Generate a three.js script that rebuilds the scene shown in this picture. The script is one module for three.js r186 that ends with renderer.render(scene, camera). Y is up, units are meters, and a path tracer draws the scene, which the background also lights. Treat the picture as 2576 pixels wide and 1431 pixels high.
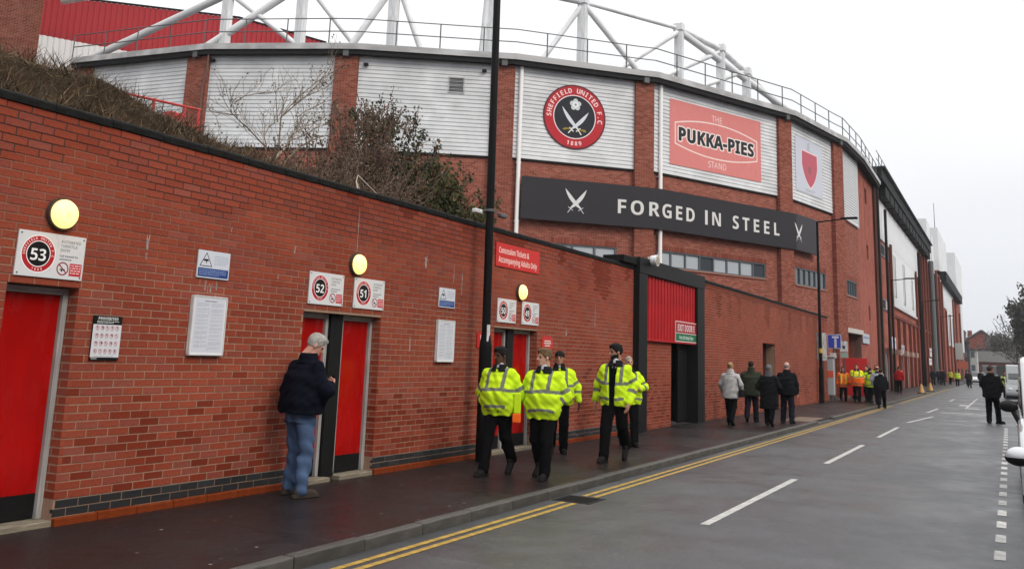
import * as THREE from 'three';
import { mergeGeometries } from 'three/addons/utils/BufferGeometryUtils.js';
import { RoundedBoxGeometry } from 'three/addons/geometries/RoundedBoxGeometry.js';

// ---------------------------------------------------------------- camera, sky, sun, exposure
const scene = new THREE.Scene();
// street runs along -Z; the kerb-side wall stands at X = -7.55; eye height 1.65 m; a 4:3 frame cropped at the top
const camera = new THREE.PerspectiveCamera(2 * Math.atan(966 / 2276) * 180 / Math.PI, 4 / 3, 0.1, 3000);
camera.setViewOffset(2576, 1932, 0, 501, 2576, 1431);
{
  const right = new THREE.Vector3(0.87964, 0.03595, -0.47428), up = new THREE.Vector3(0.05582, 0.98244, 0.17801), back = new THREE.Vector3(0.47235, -0.18306, 0.86219);
  const m = new THREE.Matrix4().makeBasis(right, up, back);
  camera.quaternion.setFromRotationMatrix(m); camera.position.set(0, 1.65, 0);
}
const renderer = new THREE.WebGLRenderer({ antialias: true });
renderer.toneMapping = THREE.LinearToneMapping; renderer.toneMappingExposure = 1.05;
renderer.shadowMap.enabled = true;

let seed = 20177;
const rnd = () => { seed = (seed * 1664525 + 1013904223) >>> 0; return seed / 4294967296; };
const rr = (a, b) => a + (b - a) * rnd();
const hash = (x, y) => { let h = Math.imul(x | 0, 374761393) + Math.imul(y | 0, 668265263); h = Math.imul(h ^ (h >>> 13), 1274126177); return ((h ^ (h >>> 16)) >>> 0) / 4294967296; };
const sm = t => t * t * (3 - 2 * t), mix = (a, b, t) => a + (b - a) * t, clamp = (x, a = 0, b = 1) => Math.min(b, Math.max(a, x));
function vnoise(x, y, per = 0) {
  const xi = Math.floor(x), yi = Math.floor(y), w = i => per ? ((i % per) + per) % per : i, u = sm(x - xi), v = sm(y - yi);
  return mix(mix(hash(w(xi), w(yi)), hash(w(xi + 1), w(yi)), u), mix(hash(w(xi), w(yi + 1)), hash(w(xi + 1), w(yi + 1)), u), v);
}
const fbm = (x, y, o = 4, per = 0) => { let s = 0, a = 0.5, n = 0; for (let i = 0; i < o; i++) { s += a * vnoise(x, y, per); n += a; x *= 2; y *= 2; per *= 2; a /= 2; } return s / n; };

{ // overcast winter sky: bright cloud, about twice as bright overhead as at the horizon, with soft cloud billows
  const W = 512, H = 256, d = new Float32Array(W * H * 4);
  for (let j = 0; j < H; j++) for (let i = 0; i < W; i++) {
    const el = ((j + 0.5) / H - 0.5) * Math.PI, s = Math.max(0, Math.sin(el));
    const base = 0.8 + 1.25 * Math.pow(s, 1.35);
    const cl = fbm(i / W * 12, j / H * 10 + 3, 4, 12) - 0.5;
    const low = 1 - Math.min(1, s * 2.4);
    const L = el < 0 ? 0.25 : base * (1 + cl * mix(0.3, 0.36, low));
    const k = (j * W + i) * 4;
    d[k] = L * mix(0.995, 0.95, low); d[k + 1] = L * mix(1.0, 0.975, low); d[k + 2] = L * mix(1.01, 1.03, low); d[k + 3] = 1;
  }
  const t = new THREE.DataTexture(d, W, H, THREE.RGBAFormat, THREE.FloatType);
  t.mapping = THREE.EquirectangularReflectionMapping; t.magFilter = t.minFilter = THREE.LinearFilter; t.wrapS = THREE.RepeatWrapping; t.needsUpdate = true;
  scene.background = t; scene.environment = t;
}
const sun = new THREE.DirectionalLight(0xfff4e6, 1.45);
sun.position.set(36, 34, -8); sun.target.position.set(-8, 0, -22); sun.shadow.radius = 45; sun.castShadow = true;
Object.assign(sun.shadow.camera, { left: -60, right: 60, top: 60, bottom: -60, near: 1, far: 160 });
scene.add(sun, sun.target);

// ---------------------------------------------------------------- helpers
const C = (r, g, b) => new THREE.Color().setRGB(r, g, b);
const S = (r, g, b) => new THREE.Color().setRGB(r / 255, g / 255, b / 255, THREE.SRGBColorSpace);
const V = (x, y, z) => new THREE.Vector3(x, y, z);
const used = {};
function numbered(n) { const k = used[n] = (used[n] ?? -1) + 1; return k ? n + '_' + String(k).padStart(3, '0') : n; }
function tag(o, label, category, group, kind) { const u = o.userData; if (label) u.label = label; if (category) u.category = category; if (group) u.group = group; if (kind) u.kind = kind; return o; }
function thing(name, label, category, pos = [0, 0, 0], turn = 0, group) { const o = new THREE.Group(); o.name = numbered(name); o.position.set(...pos); o.rotation.y = turn; scene.add(o); return tag(o, label, category, group); }
function structure(o, name) { o.name = numbered(name); o.userData.kind = 'structure'; scene.add(o); return o; }
function part(parent, name, geo, mat, pos, rot) { const m = new THREE.Mesh(geo, mat); m.name = name; if (pos) m.position.set(...pos); if (rot) m.rotation.set(...rot); m.castShadow = m.receiveShadow = true; parent.add(m); return m; }
const box = (w, h, d, x = 0, y = 0, z = 0) => new THREE.BoxGeometry(w, h, d).translate(x, y, z);
const box6 = (x0, x1, y0, y1, z0, z1) => box(x1 - x0, y1 - y0, z1 - z0, (x0 + x1) / 2, (y0 + y1) / 2, (z0 + z1) / 2);
const rbox = (w, h, d, r, x = 0, y = 0, z = 0) => new RoundedBoxGeometry(w, h, d, 2, Math.min(r, w / 2.01, h / 2.01, d / 2.01)).translate(x, y, z);
const rbox6 = (x0, x1, y0, y1, z0, z1, r) => rbox(x1 - x0, y1 - y0, z1 - z0, r, (x0 + x1) / 2, (y0 + y1) / 2, (z0 + z1) / 2);
const merge = l => mergeGeometries(l.map(g => { g = g.index ? g.toNonIndexed() : g; for (const k of Object.keys(g.attributes)) if (!['position', 'normal', 'uv', 'color'].includes(k)) g.deleteAttribute(k); return g; }));
const cyl = (r0, r1, h, n = 16, x = 0, y = 0, z = 0) => new THREE.CylinderGeometry(r1, r0, h, n).translate(x, y, z);
function rod(a, b, r0, r1 = r0, n = 10) { const d = b.clone().sub(a), L = d.length(); const g = new THREE.CylinderGeometry(r1, r0, L, n); g.applyQuaternion(new THREE.Quaternion().setFromUnitVectors(V(0, 1, 0), d.normalize())); return g.translate((a.x + b.x) / 2, (a.y + b.y) / 2, (a.z + b.z) / 2); }
function uvScale(g, su, sv) { const u = g.attributes.uv; for (let i = 0; i < u.count; i++) u.setXY(i, u.getX(i) * su, u.getY(i) * sv); return g; }
// planar sheet on the ground with uv in metres
function sheet(x0, x1, z0, z1, y, seg = 1) { const g = new THREE.PlaneGeometry(x1 - x0, z1 - z0, 1, seg).rotateX(-Math.PI / 2).translate((x0 + x1) / 2, y, (z0 + z1) / 2), p = g.attributes.position, u = g.attributes.uv; for (let i = 0; i < p.count; i++) u.setXY(i, p.getX(i), p.getZ(i)); return g; }

// textures
function dataTex(n, fn, srgb = true) {
  const d = new Uint8Array(n * n * 4);
  for (let j = 0; j < n; j++) for (let i = 0; i < n; i++) { const c = fn(i, j), k = (j * n + i) * 4; d[k] = clamp(c[0], 0, 255); d[k + 1] = clamp(c[1], 0, 255); d[k + 2] = clamp(c[2], 0, 255); d[k + 3] = 255; }
  const t = new THREE.DataTexture(d, n, n); t.wrapS = t.wrapT = THREE.RepeatWrapping; t.magFilter = THREE.LinearFilter; t.minFilter = THREE.LinearMipmapLinearFilter; t.generateMipmaps = true;
  if (srgb) t.colorSpace = THREE.SRGBColorSpace; t.needsUpdate = true; return t;
}
const rep = (t, u, v = u) => { const c = t.clone(); c.repeat.set(u, v); c.needsUpdate = true; return c; };
function canvasTex(w, h, draw) { const c = document.createElement('canvas'); c.width = w; c.height = h; const g = c.getContext('2d'); draw(g, w, h); const t = new THREE.CanvasTexture(c); t.colorSpace = THREE.SRGBColorSpace; t.magFilter = THREE.LinearFilter; return t; }
const pmat = (color, rough, o = {}) => new THREE.MeshPhysicalMaterial({ color, roughness: rough, ...o });
const mat = (color, rough = 0.8, o = {}) => new THREE.MeshStandardMaterial({ color, roughness: rough, ...o });

const grain = dataTex(256, (i, j) => { const v = 255 * (0.8 + 0.16 * fbm(i / 16, j / 16, 4, 16) + 0.1 * (hash(i, j) - 0.5)); return [v, v, v]; });
const grit = dataTex(256, (i, j) => { const v = 255 * (0.5 * hash(i, j) + 0.5 * fbm(i / 8, j / 8, 3, 32)); return [v, v, v]; }, false);
const soft = dataTex(256, (i, j) => { const v = 255 * fbm(i / 32, j / 32, 5, 8); return [v, v, v]; }, false);
const blot = dataTex(512, (i, j) => { const v = 255 * clamp(0.84 + 0.36 * (fbm(i / 64, j / 64, 5, 8) - 0.5) + 0.1 * (hash(i + 7, j) - 0.5)); return [v, v * 0.995, v * 0.99]; });
const faint = dataTex(256, (i, j) => { const v = 255 * (0.9 + 0.16 * (fbm(i / 32, j / 32, 4, 8) - 0.5) + 0.03 * (hash(i, j) - 0.5)); return [v, v, v]; });
const asphaltMap = dataTex(1024, (i, j) => {
  const big = fbm(i / 128, j / 128, 4, 8), fine = hash(i, j), f2 = hash(i >> 1, j >> 1);
  let v = 65 + 18 * (big - 0.5) + 26 * (fine - 0.5) + 22 * (f2 - 0.5); if (hash(i >> 1, (j >> 1) + 91) > 0.985) v += 36; if (hash((i >> 2) + 5, (j >> 2) + 31) > 0.9993) v += 90; return [v * 0.985, v, v * 1.035];
});
const wetMap = dataTex(512, (i, j) => { const p = fbm(i / 64, j / 90, 4, 8) + 0.5 * (fbm(i / 16, j / 20, 3, 32) - 0.5); const v = 255 * clamp(0.44 + 0.34 * (p - 0.47), 0.34, 0.54); return [v, v, v]; }, false);
const gum = []; for (let k = 0; k < 34; k++) gum.push([rnd() * 1024, rnd() * 1024, rr(2.2, 5.5), rr(40, 110), rr(0.5, 1)]);
const paveMap = dataTex(1024, (i, j) => {
  const big = fbm(i / 170, j / 170, 4, 6), fine = hash(i, j + 40), f2 = hash(i >> 1, (j >> 1) + 9); const v = 29 + 11 * (big - 0.5) + 10 * (fine - 0.5) + 7 * (f2 - 0.5);
  let r = v * 1.12, g = v * 0.93, b = v * 0.93;
  for (const [x, y, R, a, e] of gum) { const dx = i - x, dy = (j - y) / e; const q = Math.hypot(dx, dy) + 1.2 * (hash(i >> 1, j >> 1) - 0.5); if (q < R) { r += a; g += a; b += a * 0.96; } }
  return [r, g, b];
});

const M = {
  asphalt: new THREE.MeshPhysicalMaterial({ map: rep(asphaltMap, 1 / 3.1), roughnessMap: rep(wetMap, 1 / 7), roughness: 1, bumpMap: rep(grit, 1 / 1.3), bumpScale: 0.004 }),
  pave: new THREE.MeshPhysicalMaterial({ specularIntensity: 0.6, map: rep(paveMap, 1 / 3.7), roughnessMap: rep(wetMap, 1 / 3.3), roughness: 0.95, bumpMap: rep(grit, 1 / 1.1), bumpScale: 0.003 }),
  ground: mat(C(0.07, 0.068, 0.066), 0.9, { map: rep(blot, 1 / 9) }),
  kerb: mat(C(0.085, 0.08, 0.07), 0.6, { map: rep(blot, 0.9), bumpMap: rep(grit, 2), bumpScale: 0.002 }),
  yellow: mat(C(0.5, 0.32, 0.05), 0.55, { map: rep(blot, 0.7, 3) }), whitePaint: mat(C(0.62, 0.62, 0.6), 0.55, { map: rep(blot, 2) }),
  mortarPale: mat(C(0.38, 0.24, 0.165), 0.95, { map: rep(grain, 3) }), mortarMid: mat(C(0.29, 0.145, 0.1), 0.95, { map: rep(grain, 3) }), mortarDark: mat(C(0.055, 0.03, 0.024), 0.95, { map: rep(grain, 3) }), mortarFar: mat(C(0.3, 0.19, 0.145), 0.95),
  brickInst: pmat(C(1, 1, 1), 0.9, { specularIntensity: 0.35, map: grain, bumpMap: rep(grit, 1), bumpScale: 0.0015 }),
  blackPaint: pmat(C(0.008, 0.008, 0.009), 0.55, { map: rep(blot, 1), specularIntensity: 0.45 }), postBlack: pmat(C(0.004, 0.004, 0.0045), 0.5, { specularIntensity: 0.25 }), coping: pmat(C(0.012, 0.012, 0.012), 0.8, { specularIntensity: 0.3, map: rep(blot, 1), bumpMap: rep(soft, 3), bumpScale: 0.01 }),
  frameGrey: mat(C(0.5, 0.5, 0.5), 0.5, { map: rep(blot, 1.5) }), whiteMetal: mat(C(0.88, 0.9, 0.92), 0.45, { map: rep(blot, 1) }),
  redDoor: pmat(C(0.46, 0.004, 0.003), 0.5, { specularIntensity: 0.4, map: rep(faint, 0.6), roughnessMap: rep(soft, 0.8) }),
  stone: mat(C(0.3, 0.26, 0.19), 0.8, { map: rep(blot, 1) }), tile: pmat(C(0.26, 0.045, 0.008), 0.8, { specularIntensity: 0.25, map: rep(blot, 2) }),
  clad: new THREE.MeshStandardMaterial({ color: C(0.84, 0.86, 0.88), roughness: 0.55, map: rep(faint, 0.21) }),
  truss: mat(C(0.86, 0.88, 0.9), 0.45, { map: rep(faint, 1, 2) }), gableRed: pmat(C(0.46, 0.035, 0.045), 0.6, { map: rep(faint, 0.3), specularIntensity: 0.3 }), galv: mat(C(0.09, 0.092, 0.095), 0.5, { metalness: 0.2 }),
  fascia: mat(C(0.6, 0.61, 0.62), 0.5, { map: rep(blot, 0.4) }), gutter: pmat(C(0.014, 0.014, 0.015), 0.7, { specularIntensity: 0.3 }), pipeWhite: mat(C(0.84, 0.84, 0.83), 0.5),
  winFrame: mat(C(0.085, 0.1, 0.115), 0.5), glass: new THREE.MeshPhysicalMaterial({ color: C(0.05, 0.06, 0.07), roughness: 0.06, metalness: 0, ior: 1.7, specularIntensity: 1, envMapIntensity: 1 }),
  glassSkyTint: new THREE.MeshPhysicalMaterial({ color: C(0.42, 0.46, 0.5), roughness: 0.12, ior: 1.6 }),  // pale base colour paints the sky reflection into these panes
  dark: mat(C(0.012, 0.011, 0.011), 0.9), redClad: pmat(C(0.5, 0.012, 0.016), 0.55, { map: rep(faint, 0.4), specularIntensity: 0.3 }), lightSteel: mat(C(0.3, 0.3, 0.31), 0.35, { metalness: 0.7 }),
};
// brick tones (linear)
const TONES = [C(0.341, 0.072, 0.039), C(0.324, 0.064, 0.032), C(0.309, 0.072, 0.047), C(0.357, 0.078, 0.040), C(0.292, 0.056, 0.029), C(0.223, 0.034, 0.014), C(0.256, 0.041, 0.017), C(0.324, 0.086, 0.057)];
const toneMats = TONES.map((c, i) => pmat(c, 0.9, { specularIntensity: 0.35, map: grain, bumpMap: rep(grit, 1), bumpScale: 0.0015 }));
const blueTones = [C(0.016, 0.018, 0.02), C(0.028, 0.03, 0.032), C(0.02, 0.019, 0.019)].map(c => mat(c, 0.55, { map: grain }));

// one brick: front face slightly smaller than its body, no back face (18 triangles), unit length along x
function brickGeo(len = 0.225, h = 0.066, depth = 0.04, ch = 0.004) {
  const x = len / 2, y = h / 2, fx = x - ch, fy = y - ch, P = [], U = [];
  const quad = (a, b, c, d) => { for (const v of [a, b, c, a, c, d]) { P.push(...v); U.push(v[0] * 4 + 0.5, v[1] * 4 + 0.5); } };
  const f = [[-fx, -fy, 0], [fx, -fy, 0], [fx, fy, 0], [-fx, fy, 0]], m = [[-x, -y, -ch], [x, -y, -ch], [x, y, -ch], [-x, y, -ch]], b = [[-x, -y, -depth], [x, -y, -depth], [x, y, -depth], [-x, y, -depth]];
  quad(...f); for (let k = 0; k < 4; k++) { const q = (k + 1) % 4; quad(m[k], m[q], f[q], f[k]); quad(b[k], b[q], m[q], m[k]); }
  const g = new THREE.BufferGeometry(); g.setAttribute('position', new THREE.Float32BufferAttribute(P, 3)); g.setAttribute('uv', new THREE.Float32BufferAttribute(U, 2)); g.computeVertexNormals(); return g;
}
const BRICK = brickGeo();
// stretcher bond over [u0,u1] x [y0,y1], holes are [u0,u1,y0,y1]
function layBricks(u0, u1, y0, y1, holes = [], o = {}) {
  const pitch = o.pitch ?? 0.235, course = o.course ?? 0.075, joint = 0.01, out = []; let row = o.row0 ?? 0;
  for (let y = y0; y < y1 - 0.02; y += course, row++) {
    const yc = y + course / 2, spans = [[u0, u1]];
    for (const h of holes) if (yc > h[2] && yc < h[3]) for (let k = spans.length - 1; k >= 0; k--) { const [a, b] = spans[k]; if (h[1] <= a || h[0] >= b) continue; spans.splice(k, 1); if (h[0] > a) spans.push([a, h[0]]); if (h[1] < b) spans.push([h[1], b]); }
    for (const [a, b] of spans) {
      const first = Math.floor(a / pitch - 1) * pitch + (row % 2) * pitch / 2;
      for (let s = first; s < b; s += pitch) { const l = Math.max(s, a), r = Math.min(s + pitch - joint, b - (b < u1 ? 0.0 : 0)); if (r - l > 0.03) out.push({ u: (l + r) / 2, y: yc, len: r - l }); }
    }
  }
  return out;
}
const tmpO = new THREE.Object3D();
function brickStuff(parent, list, tone, z = 0, name = 'brickwork') {
  const im = new THREE.InstancedMesh(BRICK, M.brickInst, list.length); im.name = name; im.userData.kind = 'stuff';
  list.forEach((b, i) => { tmpO.position.set(b.u, b.y, z + rr(-0.0015, 0.0015)); tmpO.rotation.set(0, 0, rr(-0.004, 0.004)); tmpO.scale.set(b.len / 0.225, 1, 1); tmpO.updateMatrix(); im.setMatrixAt(i, tmpO.matrix); im.setColorAt(i, tone(b)); });
  im.castShadow = im.receiveShadow = true; parent.add(im); return im;
}
function brickPieces(parent, list, pick, name = 'brick', z = 0) { for (const b of list) { const m = part(parent, name, BRICK, pick(b), [b.u, b.y, z + rr(-0.0015, 0.002)], [0, 0, rr(-0.004, 0.004)]); m.scale.x = b.len / 0.225; } }
// ---------------------------------------------------------------- ground, road, pavement, kerb
structure(new THREE.Mesh(sheet(-600, 900, -1500, 400, -0.16), M.ground), 'ground').receiveShadow = true;
{
  const road = structure(new THREE.Group(), 'road');
  part(road, 'asphalt', sheet(-5.07, 9, -260, 30, -0.1), M.asphalt);
  const dash = (x0, x1, z0, z1, name, m, dx = 0) => { const g = sheet(x0, x1, z0, z1, -0.096); if (dx) { const p = g.attributes.position; for (let i = 0; i < p.count; i++) if (p.getZ(i) < (z0 + z1) / 2) p.setX(i, p.getX(i) + dx); } part(road, name, g, m); };
  // double yellow lines, broken at the gully
  for (const x of [-4.88, -4.735]) { dash(x, x + 0.07, -10.45, 8, 'yellow_line', M.yellow); dash(x, x + 0.07, -46, -11.05, 'yellow_line', M.yellow, -0.1); dash(x - 0.1, x - 0.03, -95, -50, 'yellow_line', M.yellow); }
  for (const [a, b, dx] of [[-2.4, 2.4, 0], [-7.4, -2.6, 0], [-14.9, -10.1, 0], [-22.45, -17.65, 0], [-30, -25.2, 0], [-38.1, -32.8, 0.42], [-46, -41, 0.1], [-62, -57, 0]]) if (b < -8 || a > -1) dash(-3.05, -2.95, a, b, 'centre_dash', M.whitePaint, dx);
  for (let z = -2.0, k = 0; z > -33; k++) { dash(-0.225, -0.125, z - 0.5, z, 'bay_dash', M.whitePaint); z -= 1.02; }
  dash(-1.9, -1.8, -66, -47.6, 'bay_line', M.whitePaint); dash(-1.78, -1.3, -48.5, -47.7, 'bay_line', M.whitePaint); dash(-2.6, -0.9, -42.2, -41.8, 'bay_line', M.whitePaint); dash(-2.3, -1.9, -52.5, -51, 'bay_line', M.whitePaint);
}
{
  const pv = structure(new THREE.Group(), 'pavement');
  part(pv, 'tarmac', sheet(-7.6, -5.19, -140, 12, 0), M.pave);
  const g = merge([box6(-7.6, -5.2, -0.14, -0.006, -140, 12)]); part(pv, 'sub_base', g, M.ground);
  part(pv, 'crossing_patch', sheet(-5.95, -5.2, -30.6, -28.1, 0.004), mat(C(0.2, 0.135, 0.09), 0.7, { map: rep(blot, 1) }));
  const kerb = structure(new THREE.Group(), 'kerb');
  const ks = [0, 1, 2].map(i => { const m = M.kerb.clone(); m.color.multiplyScalar([1, 0.85, 1.1][i]); return m; });
  const kg = new RoundedBoxGeometry(0.125, 0.26, 0.905, 2, 0.018);
  for (let z = 6, i = 0; z > -110; z -= 0.915, i++) { const drop = z < -28 && z > -31 ? -0.07 : 0; part(kerb, 'kerb_stone', kg, ks[Math.floor(hash(i, 3) * 3)], [-5.133 + rr(-0.004, 0.004), -0.125 + drop + rr(-0.004, 0.003), z - 0.457], [0, rr(-0.004, 0.004), rr(-0.01, 0.01)]); }
}
{ // gully grate in the channel
  const t = thing('gully_grate', 'black iron gully grate in the road, breaking the double yellow lines', 'drain cover', [-4.78, -0.117, -10.75]);
  part(t, 'frame', merge([box(0.5, 0.02, 0.04, 0, 0.012, -0.24), box(0.5, 0.02, 0.04, 0, 0.012, 0.24), box(0.04, 0.02, 0.44, -0.23, 0.012, 0), box(0.04, 0.02, 0.44, 0.23, 0.012, 0)]), M.blackPaint);
  part(t, 'pit', box(0.42, 0.006, 0.44, 0, 0.005, 0), M.dark);
  for (let k = 0; k < 7; k++) part(t, 'bar', box(0.42, 0.016, 0.028, 0, 0.016, -0.19 + k * 0.063), M.blackPaint);
}
// ---------------------------------------------------------------- street wall with its turnstile doorways
const XW = -7.55, HALF = Math.PI / 2;
const wallAt = (u, y, out = 0) => [XW + out, y, -u];
const HOLES = [[4.8, 5.5, 0, 2.1], [8.6, 10.18, 0, 2.07], [13.35, 14.95, 0, 2.07]];
const brickTone = (b, low = 1.35) => {
  if (b.y > 3.67 - 0.9 * clamp((vnoise(b.u * 1.7, 11) - 0.72) * 4) && b.y > 2.7) return 5; // grime runs below the coping
  const cl = fbm(b.u * 1.1, b.y * 1.6 + 7, 3), r = hash(Math.round(b.u * 97), Math.round(b.y * 131));
  if (r < (0.33 + 1.0 * (cl - 0.5)) * clamp((low + 0.5 * (fbm(b.u * 0.9, 3, 2) - 0.5) - b.y) / 0.35 + 0.12)) return hash(Math.round(b.u * 31), Math.round(b.y * 57)) < 0.45 ? 5 : 6; if (cl > 0.62) return r < 0.5 ? 4 : 1; if (r > 0.9) return 7; if (cl < 0.38) return r < 0.5 ? 3 : 0; return [0, 1, 2, 0][Math.floor(r * 4)];
};
const instTone = (b, k = 1) => TONES[brickTone(b)].clone().multiplyScalar(k * (0.8 + 0.4 * fbm(b.u * 0.55 + 4, b.y * 0.9, 3)) * (0.9 + 0.2 * hash(Math.round(b.u * 53) + 3, Math.round(b.y * 71))));
function wallCore(u0, u1, y0, y1, holes, depth = 0.33) { // solid pieces round the openings, front face 5 mm behind the brick faces
  const L = [], us = [u0, ...holes.flatMap(h => [h[0], h[1]]), u1];
  for (let k = 0; k < us.length - 1; k++) { const a = us[k], b = us[k + 1], h = holes.find(h => h[0] === a && h[1] === b); const lo = h ? Math.max(y0, h[3]) : y0; if (lo < y1) L.push(box6(a, b, lo, y1, -depth, -0.004)); if (h && h[2] > y0) L.push(box6(a, b, y0, h[2], -depth, -0.004)); }
  return merge(L);
}
function lowPipeCoping(u0, u1, y, h = 0.09) { // rounded black capping
  const s = new THREE.Shape(); s.moveTo(-0.018, 0); s.lineTo(-0.018, h * 0.6); s.quadraticCurveTo(-0.012, h, 0.04, h); s.lineTo(0.36, h); s.quadraticCurveTo(0.42, h, 0.42, h * 0.5); s.lineTo(0.42, 0); s.closePath();
  const n = Math.round((u1 - u0) / 0.6), L = []; const w = (u1 - u0) / n;
  for (let k = 0; k < n; k++) L.push(new THREE.ExtrudeGeometry(s, { depth: w - 0.006, bevelEnabled: false }).rotateY(HALF).translate(u0 + k * w, y + 0.008 * (hash(k, 5) - 0.5), 0));
  return L;
}
{
  const w = thing('boundary_wall', 'long red brick wall with numbered turnstile doorways beside the pavement', 'wall', [XW, 0, 0], HALF);
  const pale = [wallCore(2.6, 20.2, 0, 2.17, HOLES)], mid = [], soot = []; // joints repointed low down, weathered above, sooty near the coping, in an uneven patchwork
  for (let k = 0, a = 2.6; a < 20.2; k++) { const b = Math.min(20.2, a + 0.235 * (1 + Math.floor(hash(k, 8) * 3))), h1 = 2.17 + 0.075 * Math.floor(6 * hash(k, 41)), h2 = 2.92 + 0.075 * Math.floor(8 * fbm(a * 0.9, 5, 2)); if (h1 > 2.18) pale.push(box6(a, b, 2.17, h1, -0.33, -0.004)); mid.push(box6(a, b, h1, h2, -0.33, -0.004)); soot.push(box6(a, b, h2, 3.67, -0.33, -0.004)); a = b; }
  part(w, 'mortar', merge(pale), M.mortarPale); part(w, 'weathered_mortar', merge(mid), M.mortarMid); part(w, 'sooty_mortar', merge(soot), M.mortarDark);
  const all = layBricks(2.6, 20.2, 0.22, 3.67, HOLES);
  // the bricks nearest the lens, and unhidden, stand singly
  const near = all.filter(b => b.u > 4.35 && b.y < 3.6).map(b => [Math.hypot(b.u, 7.55, b.y - 1.65) - (b.len > 0.2 ? 0.4 : 0), b]).sort((p, q) => p[0] - q[0]).slice(0, 300).map(p => p[1]);
  const set = new Set(near); brickPieces(w, near, b => toneMats[brickTone(b)]);
  brickStuff(w, all.filter(b => !set.has(b)), instTone);
  brickPieces(w, layBricks(2.6, 20.2, 0.07, 0.219, HOLES), b => blueTones[Math.floor(hash(b.u * 40, b.y * 90) * 3)], 'plinth_brick', 0.004);
  // orange base course, laid proud
  for (const [a, b] of [[2.6, 4.8], [5.5, 8.6], [10.18, 13.35], [14.95, 19.8]]) { const n = Math.round((b - a) / 0.45), L = (b - a) / n; for (let k = 0; k < n; k++) part(w, 'base_tile', rbox(L - 0.006, 0.1, 0.07, 0.008), M.tile, [a + (k + 0.5) * L, 0.018 + rr(-0.004, 0.004), 0.012]); }
  for (const g of lowPipeCoping(2.6, 20.2, 3.67)) part(w, 'coping_stone', g, M.coping);
  // brick returns inside the doorways (jamb facing the street's near end)
  for (const h of HOLES) for (const b of layBricks(0, 0.17, 0.22, h[3], [], { pitch: 0.235 })) { const m = part(w, 'reveal_brick', BRICK, toneMats[brickTone({ u: h[1] + b.u, y: b.y })], [h[1] - 0.001, b.y, -b.u], [0, -HALF, 0]); m.scale.x = b.len / 0.225; }
  // pale lime runs where old fixings leaked
  const lime = mat(C(0.5, 0.42, 0.4), 0.9, { map: rep(blot, 3) });
  for (const [u, y, l, ww] of [[6.2, 2.62, 0.16, 0.03], [6.2, 2.48, 0.08, 0.015], [8.1, 2.45, 0.07, 0.02], [7.0, 2.26, 0.13, 0.02], [7.08, 2.23, 0.1, 0.03], [7.16, 2.25, 0.08, 0.02], [11.2, 2.95, 0.2, 0.05], [12.0, 2.85, 0.3, 0.02], [12.25, 2.75, 0.45, 0.018], [9.55, 3.2, 0.6, 0.012], [10.9, 1.75, 0.25, 0.03], [7.3, 2.9, 0.06, 0.02], [16.2, 2.1, 0.16, 0.05], [17.6, 2.5, 0.5, 0.02], [8.35, 2.8, 0.1, 0.03]]) {
    const sh = new THREE.Shape(); const n = 7; for (let k = 0; k <= n; k++) sh.lineTo(-ww * (0.35 + 0.5 * hash(k, u * 99)) * (1 - 0.5 * k / n), l * (0.5 - k / n)); for (let k = n; k >= 0; k--) sh.lineTo(ww * (0.35 + 0.5 * hash(k + 30, u * 99)) * (1 - 0.5 * k / n), l * (0.5 - k / n));
    part(w, 'lime_stain', new THREE.ExtrudeGeometry(sh, { depth: 0.0015, bevelEnabled: false }), lime, [u, y, 0.001]);
  }
}
{
  const w = thing('boundary_wall', 'further stretch of red brick wall past the black gate, with one narrow doorway', 'wall', [XW, 0, 0], HALF);
  const H2 = [[32.5, 34.45, 0, 2.35]];
  part(w, 'mortar', wallCore(24.95, 45.8, 0, 3.85, H2), M.mortarPale);
  brickStuff(w, layBricks(24.95, 45.8, 0.0, 3.85, H2), b => instTone(b, 0.95));
  for (const g of lowPipeCoping(24.95, 45.8, 3.85, 0.1)) part(w, 'coping_stone', g, M.coping);
  // doorway recess
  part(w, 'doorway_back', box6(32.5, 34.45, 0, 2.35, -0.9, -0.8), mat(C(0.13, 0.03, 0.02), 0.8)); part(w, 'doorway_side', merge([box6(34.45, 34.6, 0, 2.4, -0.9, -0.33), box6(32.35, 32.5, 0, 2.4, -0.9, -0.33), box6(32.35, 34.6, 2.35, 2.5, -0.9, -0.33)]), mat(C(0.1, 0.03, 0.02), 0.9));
}
// turnstile doors: frame, red leaf, black kick plate, stone sill
function turnstileDoor(u0, u1, top, label, sill0, sill1) {
  const t = thing('turnstile_door', label, 'door', wallAt((u0 + u1) / 2, 0, -0.2), HALF, 'red turnstile doors'); const W = u1 - u0, f = 0.055;
  part(t, 'jamb', rbox6(-W / 2, -W / 2 + f, 0.05, top, -0.04, 0.06, 0.006), M.frameGrey); part(t, 'jamb', rbox6(W / 2 - f, W / 2, 0.05, top, -0.04, 0.06, 0.006), M.frameGrey);
  part(t, 'door_head', rbox6(-W / 2 + f, W / 2 - f, top - 0.06, top, -0.04, 0.055, 0.006), M.frameGrey);
  const leaf = part(t, 'door_leaf', rbox6(-W / 2 + f + 0.002, W / 2 - f - 0.002, 0.27, top - 0.062, -0.03, 0.02, 0.004), M.redDoor);
  part(leaf, 'kick_plate', box6(-W / 2 + f + 0.002, W / 2 - f - 0.002, 0.06, 0.27, -0.03, 0.017), M.blackPaint);
  part(t, 'sill', rbox6(sill0 - (u0 + u1) / 2, sill1 - (u0 + u1) / 2, -0.01, 0.05, -0.12, 0.215, 0.01), M.stone);
  part(t, 'dark_lobby', box6(-W / 2, W / 2, 0, top, -0.14, -0.09), M.dark);
  return t;
}
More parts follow.
